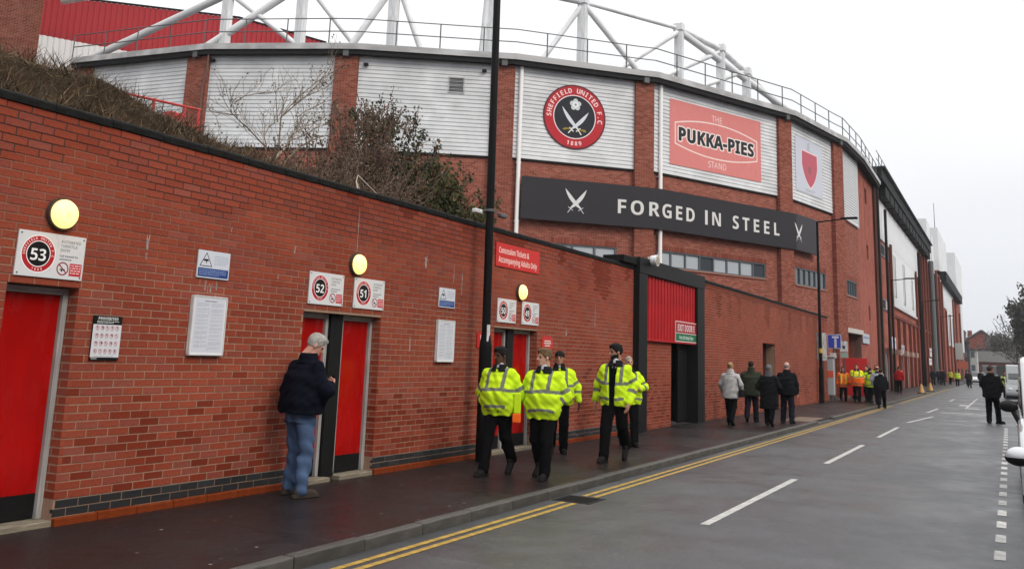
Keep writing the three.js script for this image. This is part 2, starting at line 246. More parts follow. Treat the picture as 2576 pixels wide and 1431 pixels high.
turnstileDoor(4.82, 5.5, 2.09, 'red turnstile door with black kick plate under the sign numbered 53', 4.8, 5.5);
turnstileDoor(8.6, 9.25, 2.06, 'red turnstile door under sign 52, partly behind the man in jeans', 8.6, 9.31);
turnstileDoor(9.5, 10.18, 2.06, 'red turnstile door under the sign numbered 51', 9.49, 10.18);
turnstileDoor(13.37, 14.0, 2.06, 'red turnstile door under sign 50, behind the two nearest stewards', 13.36, 14.06);
turnstileDoor(14.24, 14.94, 2.06, 'red turnstile door under the sign numbered 49', 14.22, 14.94);
for (const [a, b, l] of [[9.255, 9.495, 'black pier between red doors, right of the man in jeans'], [14.005, 14.235, 'black pier between red doors, behind the nearest stewards']]) {
  const t = thing('door_pier', l, 'post', wallAt((a + b) / 2, 0, -0.2), HALF, 'black piers between turnstile doors'); part(t, 'post', rbox6(-(b - a) / 2, (b - a) / 2, 0.05, 2.07, -0.06, 0.1, 0.008), M.blackPaint); part(t, 'base_plate', rbox6(-(b - a) / 2 + 0.01, (b - a) / 2 - 0.01, 0.05, 0.09, -0.06, 0.112, 0.004), M.blackPaint);
}
// ---------------------------------------------------------------- exit gate
{
  const t = thing('exit_gate', 'black framed exit gate with a red corrugated panel above its opening', 'gate', [XW, 0, 0], HALF);
  part(t, 'gate_post', rbox6(19.82, 20.38, 0, 3.6, -0.3, 0.15, 0.01), M.blackPaint); part(t, 'gate_post', rbox6(24.35, 25.0, 0, 3.6, -0.3, 0.15, 0.01), M.blackPaint);
  part(t, 'gate_header', rbox6(19.82, 25.02, 3.6, 3.97, -0.32, 0.16, 0.01), M.blackPaint); part(t, 'end_cap', rbox6(18.95, 19.81, 3.77, 3.93, -0.42, 0.1, 0.02), M.coping);
  // corrugated red sheet
  const n = 17, s = new THREE.Shape(); s.moveTo(20.38, 0); for (let k = 0; k < n; k++) { const a = 20.38 + k * 3.97 / n, q = 3.97 / n; s.lineTo(a + q * 0.12, -0.05); s.lineTo(a + q * 0.62, -0.05); s.lineTo(a + q * 0.74, 0); s.lineTo(a + q, 0); } s.lineTo(24.35, 0.03); s.lineTo(20.38, 0.03); s.closePath();
  part(t, 'red_panel', new THREE.ExtrudeGeometry(s, { depth: 1.5, bevelEnabled: false }).rotateX(-HALF).translate(0, 2.1, 0.04), M.redClad);
  part(t, 'panel_edge', rbox6(20.38, 24.35, 2.06, 2.1, 0.0, 0.1, 0.005), M.redClad);
  const core = part(t, 'infill_wall', box6(20.38, 22.55, 0, 2.06, -0.3, -0.006), M.mortarPale); brickStuff(core, layBricks(20.38, 22.55, 0.0, 2.06), b => instTone(b, 1), 0);
  // passage behind the opening
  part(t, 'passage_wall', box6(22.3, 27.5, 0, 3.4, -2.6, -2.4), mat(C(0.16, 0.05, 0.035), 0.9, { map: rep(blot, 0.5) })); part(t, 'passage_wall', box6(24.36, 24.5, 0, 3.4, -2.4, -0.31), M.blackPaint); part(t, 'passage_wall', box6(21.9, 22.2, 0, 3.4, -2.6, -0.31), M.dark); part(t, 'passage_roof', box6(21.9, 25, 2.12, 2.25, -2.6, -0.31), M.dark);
  part(t, 'black_leaf', rbox6(23.55, 24.33, 0.02, 2.05, -0.2, -0.14, 0.01), M.blackPaint);
}
{
  const t = thing('floodlight', 'small round white floodlight fixed on the black gate header', 'light', wallAt(20.55, 3.9, 0.2), HALF);
  part(t, 'housing', cyl(0.12, 0.14, 0.16, 20).rotateX(HALF).translate(0, 0.05, 0.05), M.whiteMetal); part(t, 'lens', cyl(0.1, 0.1, 0.01, 20).rotateX(HALF).translate(0, 0.05, 0.137), mat(C(0.3, 0.24, 0.12), 0.2)); part(t, 'bracket', box(0.3, 0.05, 0.05, 0, 0.1, -0.04), M.whiteMetal);
}
// ---------------------------------------------------------------- the curved grandstand behind the wall
const VX = [[-36.19, -25.80], [-30.75, -26.52], [-29.69, -26.66], [-24.49, -28.75], [-23.62, -29.16], [-18.85, -32.36], [-18.08, -32.85], [-14.09, -36.84], [-13.47, -37.40], [-9.68, -45.06], [-9.26, -45.88], [-8.09, -51.33], [-7.80, -52.45], [-7.54, -57.35]];
const seg = (p, q) => { const dx = q[0] - p[0], dz = q[1] - p[1], L = Math.hypot(dx, dz); return { a: p, d: [dx / L, dz / L], n: [-dz / L, dx / L], L, turn: Math.atan2(-dz, dx) }; };
const BAYS = [0, 1, 2, 3, 4, 5, 6].map(i => seg(VX[2 * i], VX[2 * i + 1])), PIL = [0, 1, 2, 3, 4, 5].map(i => seg(VX[2 * i + 1], VX[2 * i + 2]));
const bayAt = (i, u, y, out = 0) => { const b = BAYS[i]; return [b.a[0] + b.d[0] * u + b.n[0] * out, y, b.a[1] + b.d[1] * u + b.n[1] * out]; };
// offset polyline with mitred corners (points in plan)
function offsetLine(pts, o) {
  const s = []; for (let i = 0; i < pts.length - 1; i++) s.push(seg(pts[i], pts[i + 1]));
  return pts.map((p, i) => { const A = s[Math.max(0, i - 1)], B = s[Math.min(s.length - 1, i)]; let nx = A.n[0] + B.n[0], nz = A.n[1] + B.n[1]; const l = Math.hypot(nx, nz), c = (A.n[0] * nx + A.n[1] * nz) / l; return [p[0] + nx / l * o / c, p[1] + nz / l * o / c]; });
}
function ribbon(inn, out, y0, y1) { // closed prism between two plan lines
  const P = [], q = (a, b, c, d) => P.push(...a, ...b, ...c, ...a, ...c, ...d);
  for (let i = 0; i < inn.length - 1; i++) { const a = inn[i], b = inn[i + 1], c = out[i + 1], d = out[i], t = (p, y) => [p[0], y, p[1]];
    q(t(d, y0), t(c, y0), t(c, y1), t(d, y1)); q(t(b, y0), t(a, y0), t(a, y1), t(b, y1)); q(t(d, y1), t(c, y1), t(b, y1), t(a, y1)); q(t(a, y0), t(b, y0), t(c, y0), t(d, y0));
    if (i === 0) q(t(a, y0), t(d, y0), t(d, y1), t(a, y1)); if (i === inn.length - 2) q(t(c, y0), t(b, y0), t(b, y1), t(c, y1)); }
  const g = new THREE.BufferGeometry(); g.setAttribute('position', new THREE.Float32BufferAttribute(P, 3)); g.setAttribute('uv', new THREE.Float32BufferAttribute(P.flatMap((v, i) => i % 3 === 0 ? [P[i] + P[i + 2], P[i + 1]] : []), 2)); g.computeVertexNormals(); return g;
}
const LEFT_END = [-37.2, -25.66], TOWER_END = [-7.6, -66];
const roofLine = [LEFT_END, ...VX, TOWER_END];
// horizontally ribbed sheet, u0..u1 by y0..y1, standing off the wall
function ribSheet(u0, u1, y0, y1, per = 0.17, dep = 0.035, z = 0.06) {
  const P = [], q = (z0, ya, z1, yb) => P.push(u0, ya, z + z0, u1, ya, z + z0, u1, yb, z + z1, u0, ya, z + z0, u1, yb, z + z1, u0, yb, z + z1), n = Math.round((y1 - y0) / per), p = (y1 - y0) / n;
  for (let k = 0; k < n; k++) { const y = y0 + k * p; q(0, y, dep, y + p * 0.06); q(dep, y + p * 0.06, dep, y + p * 0.7); q(dep, y + p * 0.7, 0, y + p * 0.78); q(0, y + p * 0.78, 0, y + p); }
  for (const e of [u0, u1]) { const w = e === u0 ? [0, 1, 2] : [0, 2, 1], A = [[e, y0, 0], [e, y0, z + dep], [e, y1, z + dep]], B = [[e, y0, 0], [e, y1, z + dep], [e, y1, 0]]; for (const T of [A, B]) for (const i of w) P.push(...T[i]); }
  const g = new THREE.BufferGeometry(); g.setAttribute('position', new THREE.Float32BufferAttribute(P, 3)); g.setAttribute('uv', new THREE.Float32BufferAttribute(P.flatMap((v, i) => i % 3 === 0 ? [P[i], P[i + 1]] : []), 2)); g.computeVertexNormals(); return g;
}
const standTone = b => { const r = hash(Math.round(b.u * 97) + 11, Math.round(b.y * 131)), k = 0.85 + 0.3 * r; return [C(0.37, 0.108, 0.075), C(0.34, 0.09, 0.06), C(0.41, 0.135, 0.095), C(0.29, 0.076, 0.052)][Math.floor(hash(Math.round(b.u * 41), Math.round(b.y * 67) + 5) * 4)].clone().multiplyScalar(k); };
const pierTone = b => standTone(b).multiply(C(0.92, 0.9, 0.86));
const stand = thing('grandstand', 'curved red brick football stand with white ribbed cladding and signs', 'grandstand');
const winHoles = { 3: [[1.85, 4.9, 5.68, 6.32]], 4: [[0.35, 7.67, 5.63, 6.35]], 5: [[0.6, 4.55, 5.55, 6.43]], 6: [[0.1, 4.0, 5.55, 6.45]] };
BAYS.forEach((b, i) => {
  const holes = [...(winHoles[i] ?? [])], y0 = i < 2 ? 5 : i < 5 ? 3 : 0;
  const coreHoles = [...holes]; if (i === 6) coreHoles.length = 0;
  const core = part(stand, 'bay_wall', i === 6 ? merge([wallCore(0, b.L, 3.5, 14.0, [[0.1, 4.0, 5.55, 6.45]], 0.4), box6(-0.1, 0.12, 0, 3.5, -0.4, -0.006), box6(4.8, b.L, 0, 3.5, -0.4, -0.006)]) : wallCore(0, b.L, 0, 14.0, coreHoles, 0.4), M.mortarFar, [b.a[0], 0, b.a[1]], [0, b.turn, 0]);
  const top = i === 0 ? 9.7 : i === 6 ? 14 : 9.76;
  const skip = i === 6 ? [...holes, [0.1, 4.7, 9.85, 13.95], [0.1, 4.8, 0, 3.72]] : holes;
  brickStuff(core, layBricks(0, b.L, y0, top, skip), standTone);
  if (i < 6) { part(core, 'cladding_sheet', ribSheet(0.02, b.L - 0.02, 9.8, 13.97, 0.174), M.clad); part(core, 'drip_flashing', box6(0, b.L, 9.73, 9.8, 0.0, 0.075), M.gutter); }
  else { const L = []; for (let y = 9.9; y < 13.9; y += 0.16) L.push(box(4.55, 0.02, 0.14, 2.4, y, 0.03).applyMatrix4(new THREE.Matrix4().makeTranslation(0, 0, 0)), box(4.55, 0.11, 0.02, 2.4, y + 0.05, 0.08)); part(core, 'louvre', merge(L), M.clad); part(core, 'louvre_frame', merge([box6(0.05, 0.13, 9.82, 13.97, 0, 0.12), box6(4.68, 4.76, 9.82, 13.97, 0, 0.12), box6(0.05, 4.76, 9.78, 9.84, 0, 0.12)]), M.clad); part(core, 'louvre_back', box6(0.13, 4.68, 9.86, 13.95, -0.004, 0.004), mat(C(0.3, 0.29, 0.27), 0.8)); }
  for (const [u0, u1, a, c] of holes) { // strip windows: frame, mullions, panes, brick soldier course above
    const n = Math.max(2, Math.round((u1 - u0) / (i === 5 || i === 6 ? 0.66 : 0.92))), w = (u1 - u0) / n, L = [box6(u0, u1, a, a + 0.06, -0.16, -0.02), box6(u0, u1, c - 0.06, c, -0.16, -0.02)];
    for (let k = 0; k <= n; k++) { const x = u0 + k * w; L.push(box6(clamp(x - 0.045, u0, u1 - 0.09), clamp(x + 0.045, u0 + 0.09, u1), a + 0.06, c - 0.06, -0.15, -0.025)); }
    part(core, 'window_frame', merge(L), M.winFrame);
    for (let k = 0; k < n; k++) part(core, 'window_pane', box6(u0 + k * w + 0.04, u0 + (k + 1) * w - 0.04, a + 0.05, c - 0.05, -0.1, -0.085), i < 5 && k % 4 !== 3 ? M.glassSkyTint : M.glass);
    part(core, 'window_back', box6(u0, u1, a, c, -0.42, -0.38), M.dark); part(core, 'window_sill', rbox6(u0 - 0.05, u1 + 0.05, a - 0.07, a - 0.002, -0.16, 0.05, 0.01), mat(C(0.3, 0.13, 0.09), 0.8));
    const sol = []; for (let x = u0 - 0.05; x < u1 + 0.05; x += 0.075) { sol.push({ x }); }
    const im = new THREE.InstancedMesh(BRICK, M.brickInst, sol.length); im.name = 'soldier_course'; im.userData.kind = 'stuff'; sol.forEach((s, k) => { tmpO.position.set(s.x + 0.037, c + 0.12, 0.006); tmpO.rotation.set(0, 0, HALF); tmpO.scale.set(1, 1, 1); tmpO.updateMatrix(); im.setMatrixAt(k, tmpO.matrix); im.setColorAt(k, standTone({ u: s.x * 3, y: c }).multiplyScalar(0.85)); }); core.add(im);
  }
});
PIL.forEach((b, i) => {
  const core = part(stand, 'pilaster', box6(-0.02, b.L + 0.02, 0, 14.0, -0.3, 0.24), M.mortarFar, [b.a[0], 0, b.a[1]], [0, b.turn, 0]);
  brickStuff(core, layBricks(-0.02, b.L + 0.02, i < 2 ? 5 : i < 4 ? 3 : 0, 14.0), pierTone, 0.246);
  const side = layBricks(0, 0.25, i < 2 ? 5 : i < 4 ? 3 : 0, 14.0); const im = new THREE.InstancedMesh(BRICK, M.brickInst, side.length * 2); im.name = 'return_brickwork'; im.userData.kind = 'stuff';
  side.forEach((s, k) => { for (const e of [0, 1]) { tmpO.position.set(e ? b.L + 0.026 : -0.026, s.y, 0.24 - s.u); tmpO.rotation.set(0, e ? HALF : -HALF, 0); tmpO.scale.set(s.len / 0.225, 1, 1); tmpO.updateMatrix(); im.setMatrixAt(k * 2 + e, tmpO.matrix); im.setColorAt(k * 2 + e, pierTone(s)); } }); core.add(im);
});
{ // left end pier, stair tower next to the street, fascia, gutter, roof deck
  const b0 = seg(LEFT_END, VX[0]); const e = part(stand, 'pilaster', box6(0, b0.L, 0, 14.0, -0.3, 0.2), M.mortarFar, [b0.a[0], 0, b0.a[1]], [0, b0.turn, 0]); brickStuff(e, layBricks(0, b0.L, 8, 14), pierTone, 0.206);
  part(stand, 'end_wall', box6(-37.6, -37.1, 0, 14, -46, -25.6), M.mortarFar);
  const fo = offsetLine(roofLine, 0.52), fi = offsetLine(roofLine, -0.25), f2 = offsetLine(roofLine, 0.46), f3 = offsetLine(roofLine, 0.2);
  part(stand, 'fascia', ribbon(f2, fo, 14.0, 14.26), M.fascia); part(stand, 'gutter', ribbon(f3, offsetLine(roofLine, 0.45), 13.8, 14.03), M.gutter); part(stand, 'soffit', ribbon(fi, f3, 14.0, 14.06), M.gutter);  // gutter depth and black colour also paint in its shadow line
  const deckIn = offsetLine(roofLine, -6.5); part(stand, 'roof_deck', ribbon(deckIn, f2, 14.06, 14.16), M.galv);
  for (const i of [0, 1, 2, 3, 4, 5]) { const p = PIL[i], g = box6(p.L / 2 - 0.12, p.L / 2 + 0.12, 13.72, 13.98, 0.24, 0.46); part(stand, 'gutter_bracket', g, M.galv, [p.a[0], 0, p.a[1]], [0, p.turn, 0]); }
}
for (const [i, u] of [[3, 0.28], [4, 0.4]]) { // white rainwater pipes
  const b = BAYS[i], m = part(stand, 'downpipe', rod(V(u, 0, 0.17), V(u, 13.9, 0.17), 0.09, 0.09, 12), M.pipeWhite, [b.a[0], 0, b.a[1]], [0, b.turn, 0]);
  for (const y of [5, 7.1, 9.6, 11.6, 13.2]) part(m, 'pipe_clip', box(0.2, 0.05, 0.22, u, y, 0.11), M.whiteMetal);
}
{ const b = BAYS[1], m = part(stand, 'black_pipe', merge([rod(V(-0.12, 5, 0.36), V(-0.12, 12.3, 0.36), 0.05), rod(V(-0.12, 12.3, 0.36), V(0.02, 13.1, 0.36), 0.05), rod(V(0.02, 13.1, 0.36), V(0.02, 13.95, 0.36), 0.05)]), mat(C(0.12, 0.05, 0.035), 0.6), [b.a[0], 0, b.a[1]], [0, b.turn, 0]); }
{ // air vent and two small lamps on the third bay
  const t = thing('air_vent', 'square grey ventilation grille on the blank white cladding', 'vent', bayAt(2, 4.18, 12.82, 0.1), BAYS[2].turn); part(t, 'frame', merge([box(0.7, 0.05, 0.06, 0, 0.33, 0), box(0.7, 0.05, 0.06, 0, -0.33, 0), box(0.05, 0.61, 0.06, 0.325, 0, 0), box(0.05, 0.61, 0.06, -0.325, 0, 0)]), M.fascia);
  for (let k = 0; k < 9; k++) part(t, 'blade', box(0.6, 0.012, 0.07, 0, -0.27 + k * 0.067, 0, 0).rotateX(0.0), M.galv); part(t, 'backing', box(0.6, 0.6, 0.01, 0, 0, -0.02), mat(C(0.36, 0.36, 0.33), 0.8));
  for (const [i, u, y, l] of [[2, 0.32, 13.45, 'small black lamp on white cladding, right of the second brick pilaster'], [2, 5.35, 13.5, 'small black lamp on white cladding, left of the tall black lamp post'], [1, 0.15, 13.6, 'small black lamp high on white cladding beside the black pipe']]) { const q = thing('wall_lamp', l, 'lamp', bayAt(i, u, y, 0.1), BAYS[i].turn); part(q, 'head', rbox(0.2, 0.13, 0.14, 0.03, 0, 0, 0.1), M.blackPaint); part(q, 'arm', box(0.06, 0.05, 0.1, 0, 0.0, 0.0), M.blackPaint); }
}
{ // guard rail along the roof edge
  const t = thing('roof_railing', 'thin grey guard rail along the curved roof edge of the stand', 'railing'); const line = offsetLine([[-42.5, -31], ...roofLine, [-7.7, -111]], 0.3), yb = 14.16; let acc = 0;
  for (let i = 1; i < line.length - 1; i++) { const p = line[i], q = line[i + 1], L = Math.hypot(q[0] - p[0], q[1] - p[1]), hi = i >= roofLine.length ? 1.05 : 0; for (let s = acc; s < L; s += 1.87) { const x = mix(p[0], q[0], s / L), z = mix(p[1], q[1], s / L); part(t, 'rail_post', rod(V(x, yb + hi, z), V(x, 15.42 + hi, z), 0.028, 0.028, 6), M.galv); part(t, 'post_foot', box(0.14, 0.07, 0.14, x, yb + hi + 0.03, z), M.galv); acc = s + 1.87 - L; } if (acc < 0) acc = 0; for (const y of [15.42, 14.85]) part(t, 'rail', rod(V(p[0], y + hi, p[1]), V(q[0], y + hi, q[1]), 0.024, 0.024, 6), M.galv); }
}
{ // tubular roof truss behind the fascia
  const t = thing('roof_truss', 'white tubular steel roof truss rising above the curved stand', 'truss'); const LO = 14.3, HI = 18.7;
  const stretch = (a, b, lo, hi) => { const d = b.clone().sub(a); const f = y => a.clone().addScaledVector(d, (y - a.y) / d.y); return [lo === null ? a : f(lo), hi === null ? b : f(hi)]; };
  const post = (x, z, hi, r = 0.2) => part(t, 'truss_post', box(r * 2, hi - LO, r * 1.7, x, (hi + LO) / 2, z).applyMatrix4(new THREE.Matrix4()), M.truss);
  const diag = (a, b, r = 0.16, lo = LO, hi = HI) => { const [p, q] = stretch(V(...a), V(...b), lo, hi); part(t, 'brace', rod(p, q, r, r, 14), M.truss); };
  for (const [x, z, h] of [[-31.27, -28.72, HI], [-27.92, -30.07, HI], [-24.02, -31.9, HI], [-20.26, -34.42, HI], [-17.0, -37.46, 18.4], [-13.82, -42.34, 18.3], [-12.45, -45.1, 17.85], [-11.55, -46.9, 17.0]]) post(x, z, h);
  diag([-39.25, 15.5, -27.92], [-32.28, 17.66, -28.84], 0.18); diag([-31.86, 15.31, -28.49], [-29.0, 17.43, -29.63], 0.18); diag([-28.22, 15.39, -29.95], [-30.8, 17.45, -28.92], 0.13); diag([-25.59, 15.37, -31], [-27.17, 17.41, -30.37], 0.13); diag([-25.44, 15.34, -30.95], [-24.43, 17.44, -31.63], 0.16); diag([-22.96, 15.3, -32.61], [-23.67, 17.51, -32.13], 0.13); diag([-20.58, 15.3, -34.21], [-20.46, 17.8, -34.29], 0.15);
  diag([-18.38, 15.22, -36.08], [-16.99, 18.27, -37.48], 0.13, LO, null); diag([-14.95, 15.26, -39.51], [-16.99, 18.27, -37.48], 0.15, LO, null); diag([-15.58, 15.23, -38.78], [-13.81, 18.08, -42.36], 0.14, LO, null); diag([-10.37, 15.75, -49.28], [-13.81, 18.08, -42.36], 0.18, LO, null); diag([-14.23, 15.52, -41.5], [-12.47, 17.66, -45.05], 0.13, LO, null); diag([-13.1, 15.46, -43.78], [-11.56, 17.06, -46.89], 0.12, LO, null);
  const ch = [[-42, 18.7, -27.6], [-32, 18.7, -28.5], [-27.92, 18.7, -30.07], [-24.02, 18.7, -31.9], [-20.26, 18.65, -34.42], [-17, 18.33, -37.46], [-13.82, 18.2, -42.34], [-12.45, 17.8, -45.1], [-11.55, 16.95, -46.9], [-9.3, 14.4, -56.6]];
  for (let k = 0; k < ch.length - 1; k++) part(t, 'top_chord', rod(V(...ch[k]), V(...ch[k + 1]), k === 5 ? 0.1 : 0.16, k === 5 ? 0.1 : 0.16, 12), M.truss);
  for (let k = 4; k < 9; k++) part(t, 'node_plate', rbox(0.5, 0.4, 0.5, 0.04, ch[k][0], ch[k][1] + 0.05, ch[k][2]), M.truss);
}
// ---------------------------------------------------------------- other stand's gable end and brick tower at far left
{
  const d = [0.49, -0.872], turn = Math.atan2(0.872, 0.49), t = thing('stand_gable', 'red and white ribbed gable of another stand at upper left', 'building', [-49.91, 0, -31.82], turn);
  const ribs = (pts, m, name) => { const [u0, u1, yb, yt0, yt1] = pts; const n = Math.round((u1 - u0) / 0.33), L = []; for (let k = 0; k < n; k++) { const a = mix(u0, u1, k / n), w = (u1 - u0) / n, h = mix(yt0, yt1, (k + 0.5) / n); L.push(box6(a, a + w * 0.62, yb, h, 0, 0.06), box6(a + w * 0.62, a + w, yb, h - 0.01, -0.02, 0.01)); } part(t, name, merge(L), m); };
  ribs([-1, 11.4, 19.38, 21.8, 23.15], M.gableRed, 'red_cladding'); ribs([11.4, 17.6, 16, 23.15, 22.75], M.gableRed, 'red_cladding'); ribs([5.5, 11.4, 15, 19.38, 19.38], M.gableRed, 'red_cladding'); ribs([-1, 5.5, 6, 19.38, 19.38], M.clad, 'white_cladding');
  part(t, 'verge_trim', merge([rod(V(-1, 21.85, 0.05), V(11.4, 23.2, 0.05), 0.07), rod(V(11.4, 23.2, 0.05), V(17.6, 22.8, 0.05), 0.07)]), M.gutter); part(t, 'roof_body', box6(-1, 17.6, 6, 15.9, -6, -0.05), M.redClad);
}
{
  const t = thing('brick_tower', 'plain dark brown brick tower at the top left corner', 'building', [-40.9, 0, -25.9], 1.06); const core = part(t, 'tower_wall', box6(-18, 0, 0, 30, -12, -0.006), M.mortarFar);
  brickStuff(core, layBricks(-6, 0, 10, 21.5), b => standTone(b).multiply(C(0.62, 0.62, 0.58)));
}
// ---------------------------------------------------------------- stair tower and the straight stand along the street
const brickPlain = dataTex(256, (i, j) => { const v = 0.86 + 0.3 * (fbm(i / 32, j / 32, 4, 8) - 0.5) + 0.16 * (hash(i >> 2, j >> 1) - 0.5); return [255 * v, 250 * v, 245 * v]; });
const farBrick = (r, g, b) => pmat(C(r, g, b), 0.95, { map: rep(brickPlain, 0.4), specularIntensity: 0.3 });
{
  const t = thing('stair_tower', 'flat brick stair tower with narrow slit windows at the stand corner', 'building'), fb = farBrick(0.4, 0.13, 0.098), brown = farBrick(0.09, 0.035, 0.026);
  const sl = [[12, 13], [8.4, 9.3], [4.5, 5.4]], L = [box6(-8.6, -7.58, 0, 14.0, -61.3, -57.35), box6(-8.6, -7.58, 0, 14.0, -65.2, -62.2)]; let y = 0; for (const [a, b] of [...sl].reverse()) { L.push(box6(-8.6, -7.58, y, a, -62.2, -61.3)); y = b; } L.push(box6(-8.6, -7.58, y, 14, -62.2, -61.3));
  part(t, 'tower_wall', merge(L), fb); for (const [a, b] of sl) part(t, 'slit_window', box6(-7.9, -7.82, a, b, -62.2, -61.3), M.dark);
  part(t, 'brown_pier', box6(-8.4, -7.45, 0, 14.6, -67.9, -65.2), brown); part(t, 'rain_pipe', rod(V(-7.4, 0, -66.4), V(-7.4, 14, -66.4), 0.09), M.gutter);
  // deep doorway under bay seven with its pale lintel
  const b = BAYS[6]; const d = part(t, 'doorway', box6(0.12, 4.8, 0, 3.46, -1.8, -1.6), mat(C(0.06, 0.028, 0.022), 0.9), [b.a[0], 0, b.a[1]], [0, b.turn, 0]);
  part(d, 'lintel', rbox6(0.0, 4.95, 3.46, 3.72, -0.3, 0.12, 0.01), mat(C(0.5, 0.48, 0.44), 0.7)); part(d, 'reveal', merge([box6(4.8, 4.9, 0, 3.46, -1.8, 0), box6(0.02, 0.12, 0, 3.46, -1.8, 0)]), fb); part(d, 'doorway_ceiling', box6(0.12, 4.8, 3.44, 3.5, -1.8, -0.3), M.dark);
}
{
  const t = thing('street_stand', 'long brick side stand with white panels and deep black eaves receding along the street', 'grandstand'), fb = farBrick(0.38, 0.12, 0.09), dk = farBrick(0.2, 0.066, 0.05), X = -7.7;
  part(t, 'wall', box6(X - 1, X, 0, 14.2, -118, -67.9), fb); part(t, 'wall', box6(X - 1, X, 0, 14.2, -205, -118), fb);
  // eaves: hanging black brackets and gutter
  part(t, 'eaves', box6(X - 0.5, X + 0.7, 14.5, 15.25, -112, -66), M.gutter); for (let z = -69; z > -111; z -= 3.1) part(t, 'eaves_bracket', box6(X + 0.05, X + 0.6, 13.75, 14.5, z - 2.5, z), M.gutter);
  part(t, 'roof_edge', box6(X - 4, X + 0.92, 15.3, 15.36, -112, -66), M.galv);
  part(t, 'upper_cladding', box6(X, X + 0.08, 10.75, 13.6, -103.3, -68.6), M.clad); const lw = part(t, 'lower_cladding', box6(X, X + 0.1, 6.5, 10.745, -96.3, -76), M.clad);
  for (const [z, a, b] of [[-78.2, 7.1, 10.4], [-85.6, 6.95, 10.45], [-93.2, 7.0, 9.8]]) { part(lw, 'slot_window', box6(X + 0.1, X + 0.12, a, b, z - 0.7, z + 0.1), mat(C(0.03, 0.032, 0.035), 0.3)); part(lw, 'slot_trim', box6(X + 0.1, X + 0.16, a, b, z + 0.5, z + 0.95), M.whiteMetal); }
  part(lw, 'sill_band', box6(X, X + 0.2, 6.3, 6.5, -96.5, -75.8), M.whiteMetal);
  for (const [a, b, y0, y1] of [[-74.5, -69.4, 9.6, 10.5], [-73.8, -68.8, 5.7, 6.5]]) { const w = part(t, 'strip_window', box6(X, X + 0.06, y0, y1, a, b), M.winFrame); part(w, 'pane', box6(X + 0.06, X + 0.075, y0 + 0.12, y1 - 0.12, a + 0.4, a + 2.3), mat(C(0.5, 0.46, 0.38), 0.5)); part(w, 'pane', box6(X + 0.06, X + 0.075, y0 + 0.12, y1 - 0.12, a + 2.7, b - 0.4), M.dark); }
  part(t, 'string_course', box6(X, X + 0.12, 5.5, 5.75, -118, -75), dk);
  for (const [z, h, w] of [[-75.2, 11, 0.5], [-79.5, 5.5, 0.25], [-84, 5.5, 0.25], [-89, 5.5, 0.25], [-93, 5.5, 0.25], [-97.2, 11, 0.5], [-101, 13.4, 0.8], [-105, 13.4, 0.5], [-108.5, 14.2, 0.9], [-112.5, 14.2, 0.6], [-117, 14.2, 1.2], [-122, 14, 0.6], [-128, 14, 1.4], [-134, 13.9, 0.8], [-138.5, 13.5, 1.5], [-147, 10, 0.8], [-156, 10, 0.8], [-166, 13, 2], [-176, 14, 1.2], [-190, 12, 1.5]]) part(t, 'pier', box6(X, X + 0.22, 0, h, z - w, z + w * 0.3), dk);
  for (const [z, r] of [[-70.5, 0.1], [-98.8, 0.14], [-116, 0.3], [-121, 0.16]]) part(t, 'soil_pipe', rod(V(X + 0.35, 0, z), V(X + 0.35, r > 0.2 ? 14 : 13, z), r, r, 8), z === -116 ? mat(C(0.1, 0.11, 0.115), 0.6) : M.gutter);
  for (const [a, b] of [[-72.2, -70.8], [-77.5, -76], [-82.8, -81.3], [-87.4, -86], [-91.8, -90.4]]) { const d = part(t, 'entry_door', box6(X - 0.2, X + 0.02, 0, 2.5, a, b), M.dark); part(d, 'door_trim', box6(X, X + 0.08, 0, 2.6, b, b + 0.16), M.whiteMetal); part(d, 'door_canopy', box6(X, X + 0.5, 2.6, 3.0, a - 0.2, b + 0.2), mat(C(0.3, 0.2, 0.16), 0.8)); }
  // second block beyond: white upper panels, eaves and pale plant boxes on the roof
  part(t, 'far_eaves', box6(X - 0.4, X + 0.8, 13.6, 15.0, -188, -138.8), M.gutter); part(t, 'far_cladding', box6(X, X + 0.1, 10.3, 13.8, -170, -138.5), M.clad); const fl = part(t, 'far_cladding', box6(X, X + 0.1, 5.2, 10.29, -170, -150), M.clad); for (const z of [-153, -158.5, -164]) part(fl, 'slot_window', box6(X + 0.1, X + 0.13, 5.6, 9.8, z - 0.9, z + 0.4), mat(C(0.05, 0.055, 0.06), 0.3));
  part(t, 'white_fin', box6(X - 4, X + 0.1, 13.8, 19.0, -121, -115.5), M.clad); part(t, 'white_fin', box6(X - 1, X + 0.12, 12.2, 18, -125.5, -122.5), M.clad); part(t, 'end_cladding', box6(X, X + 0.15, 5, 16, -204, -196), M.clad);
  part(t, 'plant_box', box6(X - 12, X + 0.05, 15, 20.9, -157, -137), M.clad); part(t, 'plant_box', box6(X - 10, X + 0.6, 15.2, 21.4, -197, -172), M.clad); part(t, 'mast', rod(V(X - 1, 20.9, -150), V(X - 1, 26.5, -150), 0.07, 0.04, 6), M.galv);
}
